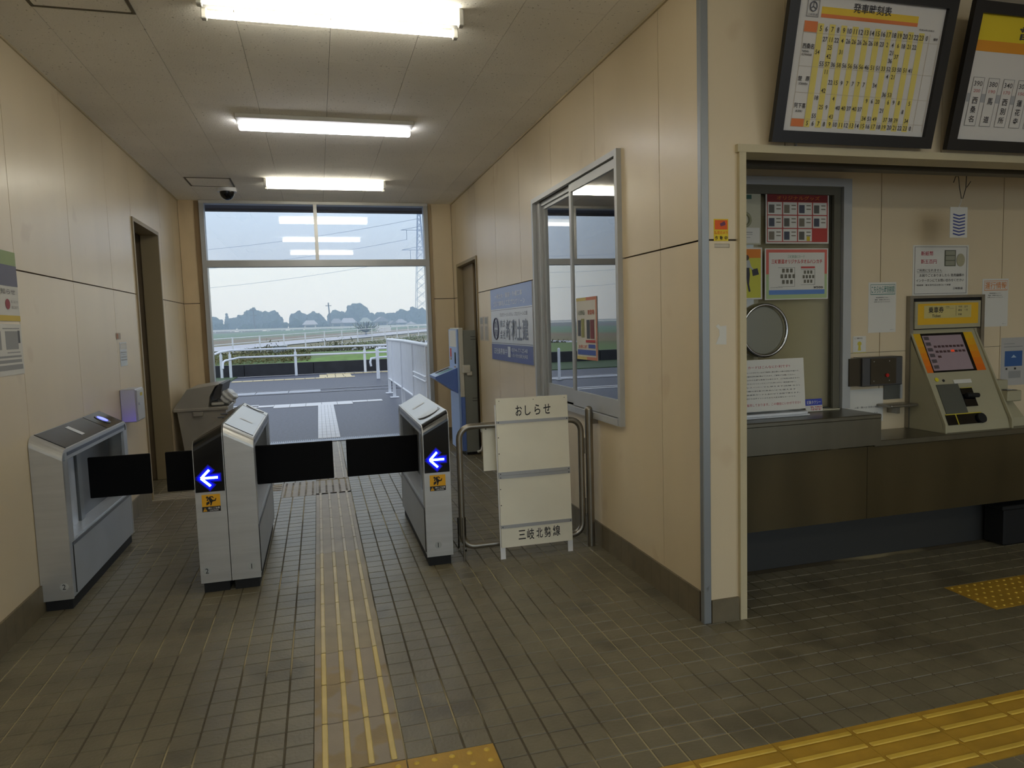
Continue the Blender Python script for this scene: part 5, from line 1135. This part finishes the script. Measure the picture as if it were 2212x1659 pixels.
pl.rects('red_tab', flat('head_red', (190, 70, 66)), st, [(.56, .355, .78, .39)]); pl.text('price', BK, st, [('¥500', .76, .745, .91, .79)], .01); pl.text('lettering', BK, st, [('好評発売中', .08, .755, .27, .77)])
t, pl = wposter(2.15, 2.42, 1.856, 2.147, 'pale poster with a wreath and green heading partly behind the column'); st = pl.sheet('paper', mat('paper_greenish', (184, 182, 160), .6), t, .0015)
pl.rects('heading', flat('deep_green', (60, 96, 84)), st, [(.1, .06, .78, .14)]); mb = MB(); mb.tube([pl.p(.62+.12*math.cos(2*PI*k/20), .53+.12*math.sin(2*PI*k/20), .003) for k in range(21)], .009, 6, cap=False); mb.build('wreath', flat('wreath', (150, 150, 120)), st); pl.rects('lower_field', PAPER, st, [(.1, .68, .97, .97)]); pl.rects('print', flat('grey_print', (150, 150, 148)), st, [(.5, .76, .8, .775), (.5, .8, .8, .81), (.5, .86, .75, .87)])
t, pl = wposter(2.12, 2.429, 1.552, 1.84, 'orange and green poster of two walking figures in uniform on the ticket window'); st = pl.sheet('paper', PAPER, t, .0015)
pl.rects('orange_field', flat('fig_orange', (222, 130, 40)), st, [(.03, .03, .97, .2)]); pl.rects('green_field', flat('fig_green', (198, 196, 70)), st, [(.03, .2, .97, .97)])
def man(u, v, s_): return [[(u+s_*a, v+s_*b_) for a, b_ in q_] for q_ in ([(-.06, .22), (.08, .22), (.10, .45), (.07, .75), (.12, .98), (.06, .99), (.0, .72), (-.02, .5), (-.05, .72), (-.16, .93), (-.2, .90), (-.12, .65), (-.08, .4)],)], [[(u+s_*a, v+s_*b_) for a, b_ in q_] for q_ in ([(-.09, .02), (.08, .0), (.14, .2), (.22, .28), (.19, .31), (.09, .24), (-.07, .24), (-.15, .16)],)], [[(u+s_*.07*math.cos(2*PI*i/12), v-s_*.07+s_*.085*math.sin(2*PI*i/12)) for i in range(12)]]
L1 = man(.68, .24, .62); L2 = man(.35, .40, .62)
pl.polys('trousers', flat('trousers', (56, 54, 66)), st, L1[0]+L2[0]+[[(.78, .42), (.90, .40), (.93, .52), (.80, .55)]]); pl.polys('shirts', flat('shirt', (176, 180, 180)), st, L1[1]+L2[1]); pl.polys('heads', flat('hair', (84, 70, 58)), st, L1[2]+L2[2])

# ================================================================== ticket machine
tmx = thing('ticket_machine', (3.72, 3.35, .747), 'cream ticket vending machine with an orange touch screen surround', 'ticket machine')
CRM = mat('machine_cream', (168, 162, 134), .5, var=.04, vs=4); ORM = mat('machine_orange', (226, 140, 20), .4); YLM = mat('machine_yellow', (224, 176, 30), .4)
MB().box(3.452, 3.478, 3.47, 3.52-.021, .748, 1.551).box(4.0, 4.026, 3.47, 3.499, .748, 1.551).box(3.478, 4.0, 3.47, 3.499, 1.535, 1.551).build('surround', STEELD, tmx)
B('shadow_gap', DARK, tmx, 3.479, 3.999, 3.485, 3.4985, 1.345, 1.534)
B('header', CRM, tmx, 3.482, 3.985, 3.46, 3.486, 1.350, 1.515, bev=.003)
hp = Plane((3.500, 3.4596, 1.502), (.462, 0, 0), (0, 0, -.128)); hs = hp.sheet('header_panel', YLM, tmx, .0005)
hp.rects('name_plate', mat('plate_cream', (200, 186, 120), .5), hs, [(.10, .10, .88, .70)]); hp.text('lettering', INK, hs, [('乗車券', .17, .16, .42, .46), ('Ticket', .23, .52, .37, .66)], .02); hp.text('small_lettering', BK, hs, [('切符購入', .45, .15, .52, .21), ('Ticket Vending', .45, .24, .58, .27), ('千円', .66, .14, .72, .24), ('五千', .76, .14, .82, .24), ('硬貨', .66, .30, .72, .40), ('一万', .76, .30, .82, .40), ('釣銭', .66, .5, .72, .6)], .005); hp.rects('divider', BK, hs, [(.62, .14, .623, .62)])
A_ = Vector((3.46, 3.486, 1.34)); Bv = Vector((3.46, 3.222, .765)); SL = (Bv-A_)
MB().prism([(3.462, 3.4995, 1.345), (3.462, 3.486, 1.345), (3.462, 3.2385, .80), (3.462, 3.225, .748), (3.462, 3.4995, .748)], (.505, 0, 0)).build('body', CRM, tmx)
sl = Plane(A_+Vector((.002, -.001, 0)), (.503, 0, 0), SL); sl.N = sl.V.cross(sl.U).normalized()
if sl.N.y > 0: sl.N = -sl.N
def sv(z): return (1.34-z)/(1.34-.765)
fp2 = sl.rects('screen_border', CRM, tmx, [(.0, 0, 1, .01)])
def su(x): return (x-3.462)/.503
def gr(name, zc0, zc1, xa, xb, cols_):
    for k, c in enumerate(cols_):
        za = zc0+(zc1-zc0)*k/len(cols_); zb = zc0+(zc1-zc0)*(k+1)/len(cols_); sl.lay = 2; sl.rects(name, mat('grad_%d_%d_%d' % c, c, .4), tmx, [(su(xa), sv(za), su(xb), sv(zb))], .001)
GRD = [(222, 176, 30), (224, 164, 28), (226, 152, 26), (228, 138, 24), (228, 124, 24), (228, 112, 24)]
gr('orange_band', 1.32, 1.088, 3.480, 3.532, GRD); gr('orange_band', 1.32, 1.088, 3.862, 3.93, GRD)
sl.lay = 2; sl.rects('screen_bezel', BLACKG, tmx, [(su(3.533), sv(1.32), su(3.861), sv(1.088))], .001)
sl.lay = 5; scn = sl.rects('screen', mat('screen_glow', (128, 112, 116), .3, emit=.10), tmx, [(su(3.540), sv(1.306), su(3.838), sv(1.098))], .0005)
sl.lay = 8; sl.rects('screen_buttons', mat('screen_btn', (92, 84, 88), .3), scn, [(su(3.548+.0), sv(1.30-k*.034), su(3.585), sv(1.28-k*.034)) for k in range(6)])
sl.lay = 8; sl.rects('screen_keys', mat('screen_key', (84, 62, 66), .3), scn, [(su(3.60+.029*k), sv(1.245-.03*j), su(3.622+.029*k), sv(1.232-.03*j)) for j in range(2) for k in range(8)]+[(su(3.605), sv(1.185), su(3.63), sv(1.172))])
sl.lay = 9; sl.rects('red_key', mat('screen_red', (220, 70, 40), .3, emit=.2), scn, [(su(3.716), sv(1.217), su(3.742), sv(1.204))])
def sbox(name, m, xa, xb, z1, z0, th): sl.lay = 1; return sl.rects(name, m, tmx, [(su(xa), sv(z1), su(xb), sv(z0))], th)
sbox('grey_module', mat('module_grey', (92, 94, 86), .4, .2), 3.516, 3.676, 1.018, .79, .004)
sbox('white_label', PAPER, 3.650, 3.782, 1.04, 1.018, .006)
sbox('banknote_slot', BLACKG, 3.678, 3.765, .99, .885, .006); MB().tube([sl.p(su(3.69), sv(.945), .02), sl.p(su(3.775), sv(.94), .022)], .014, 10).build('slot_lip', BLACK, tmx)
MB().box(3.68, 3.765, 3.315, 3.319, .992, .995).build('slot_edge', flat('slot_yellow', (196, 180, 50)), tmx)
sbox('coin_tray', BLACKG, 3.505, 3.765, .845, .79, .005); sbox('tray_edge', flat('slot_yellow', (196, 180, 50)), 3.505, 3.765, .850, .845, .007)
sbox('tray_divider', flat('slot_yellow', (196, 180, 50)), 3.572, 3.578, .845, .79, .007)
MB().disc(sl.p(su(3.75), sv(.815), .006), sl.N, .03, .012, 24).build('coin_cup', BLACK, tmx)
MB().disc(sl.p(su(3.534), sv(1.047), .001), sl.N, .013, .004, 16).build('yellow_button', flat('btn_yellow', (220, 206, 40)), tmx); MB().disc(sl.p(su(3.582), sv(1.04), .001), sl.N, .008, .003, 14).build('keyhole', INK, tmx)
for x in (3.462, 3.955): MB().prism([(x, 3.478, 1.34), (x, 3.214, .80), (x, 3.212, .748), (x, 3.228, .748), (x, 3.232, .80), (x, 3.492, 1.34)], (.012, 0, 0)).build('side_fin', CRM, tmx)
B('right_module', CRM, tmx, 3.968, 4.10, 3.36, 3.499, .9, 1.02, bev=.006); MB().prism([(3.968, 3.499, 1.0), (3.968, 3.40, .96), (3.968, 3.26, .80), (3.968, 3.255, .748), (3.968, 3.499, .748)], (.14, 0, 0)).build('right_wing', CRM, tmx)
MB().box(3.965, 4.075, 3.25, 3.37, .90, .965, bev=.006).build('coin_hopper', CRM, tmx); B('coin_slot', BLACKG, tmx, 3.98, 4.06, 3.27, 3.34, .964, .967); B('coin_plate', STEEL, tmx, 4.0, 4.04, 3.285, 3.315, .967, .970)

for o in list(bpy.data.objects):
    if o.name.startswith('lettering_source'): bpy.data.objects.remove(o)
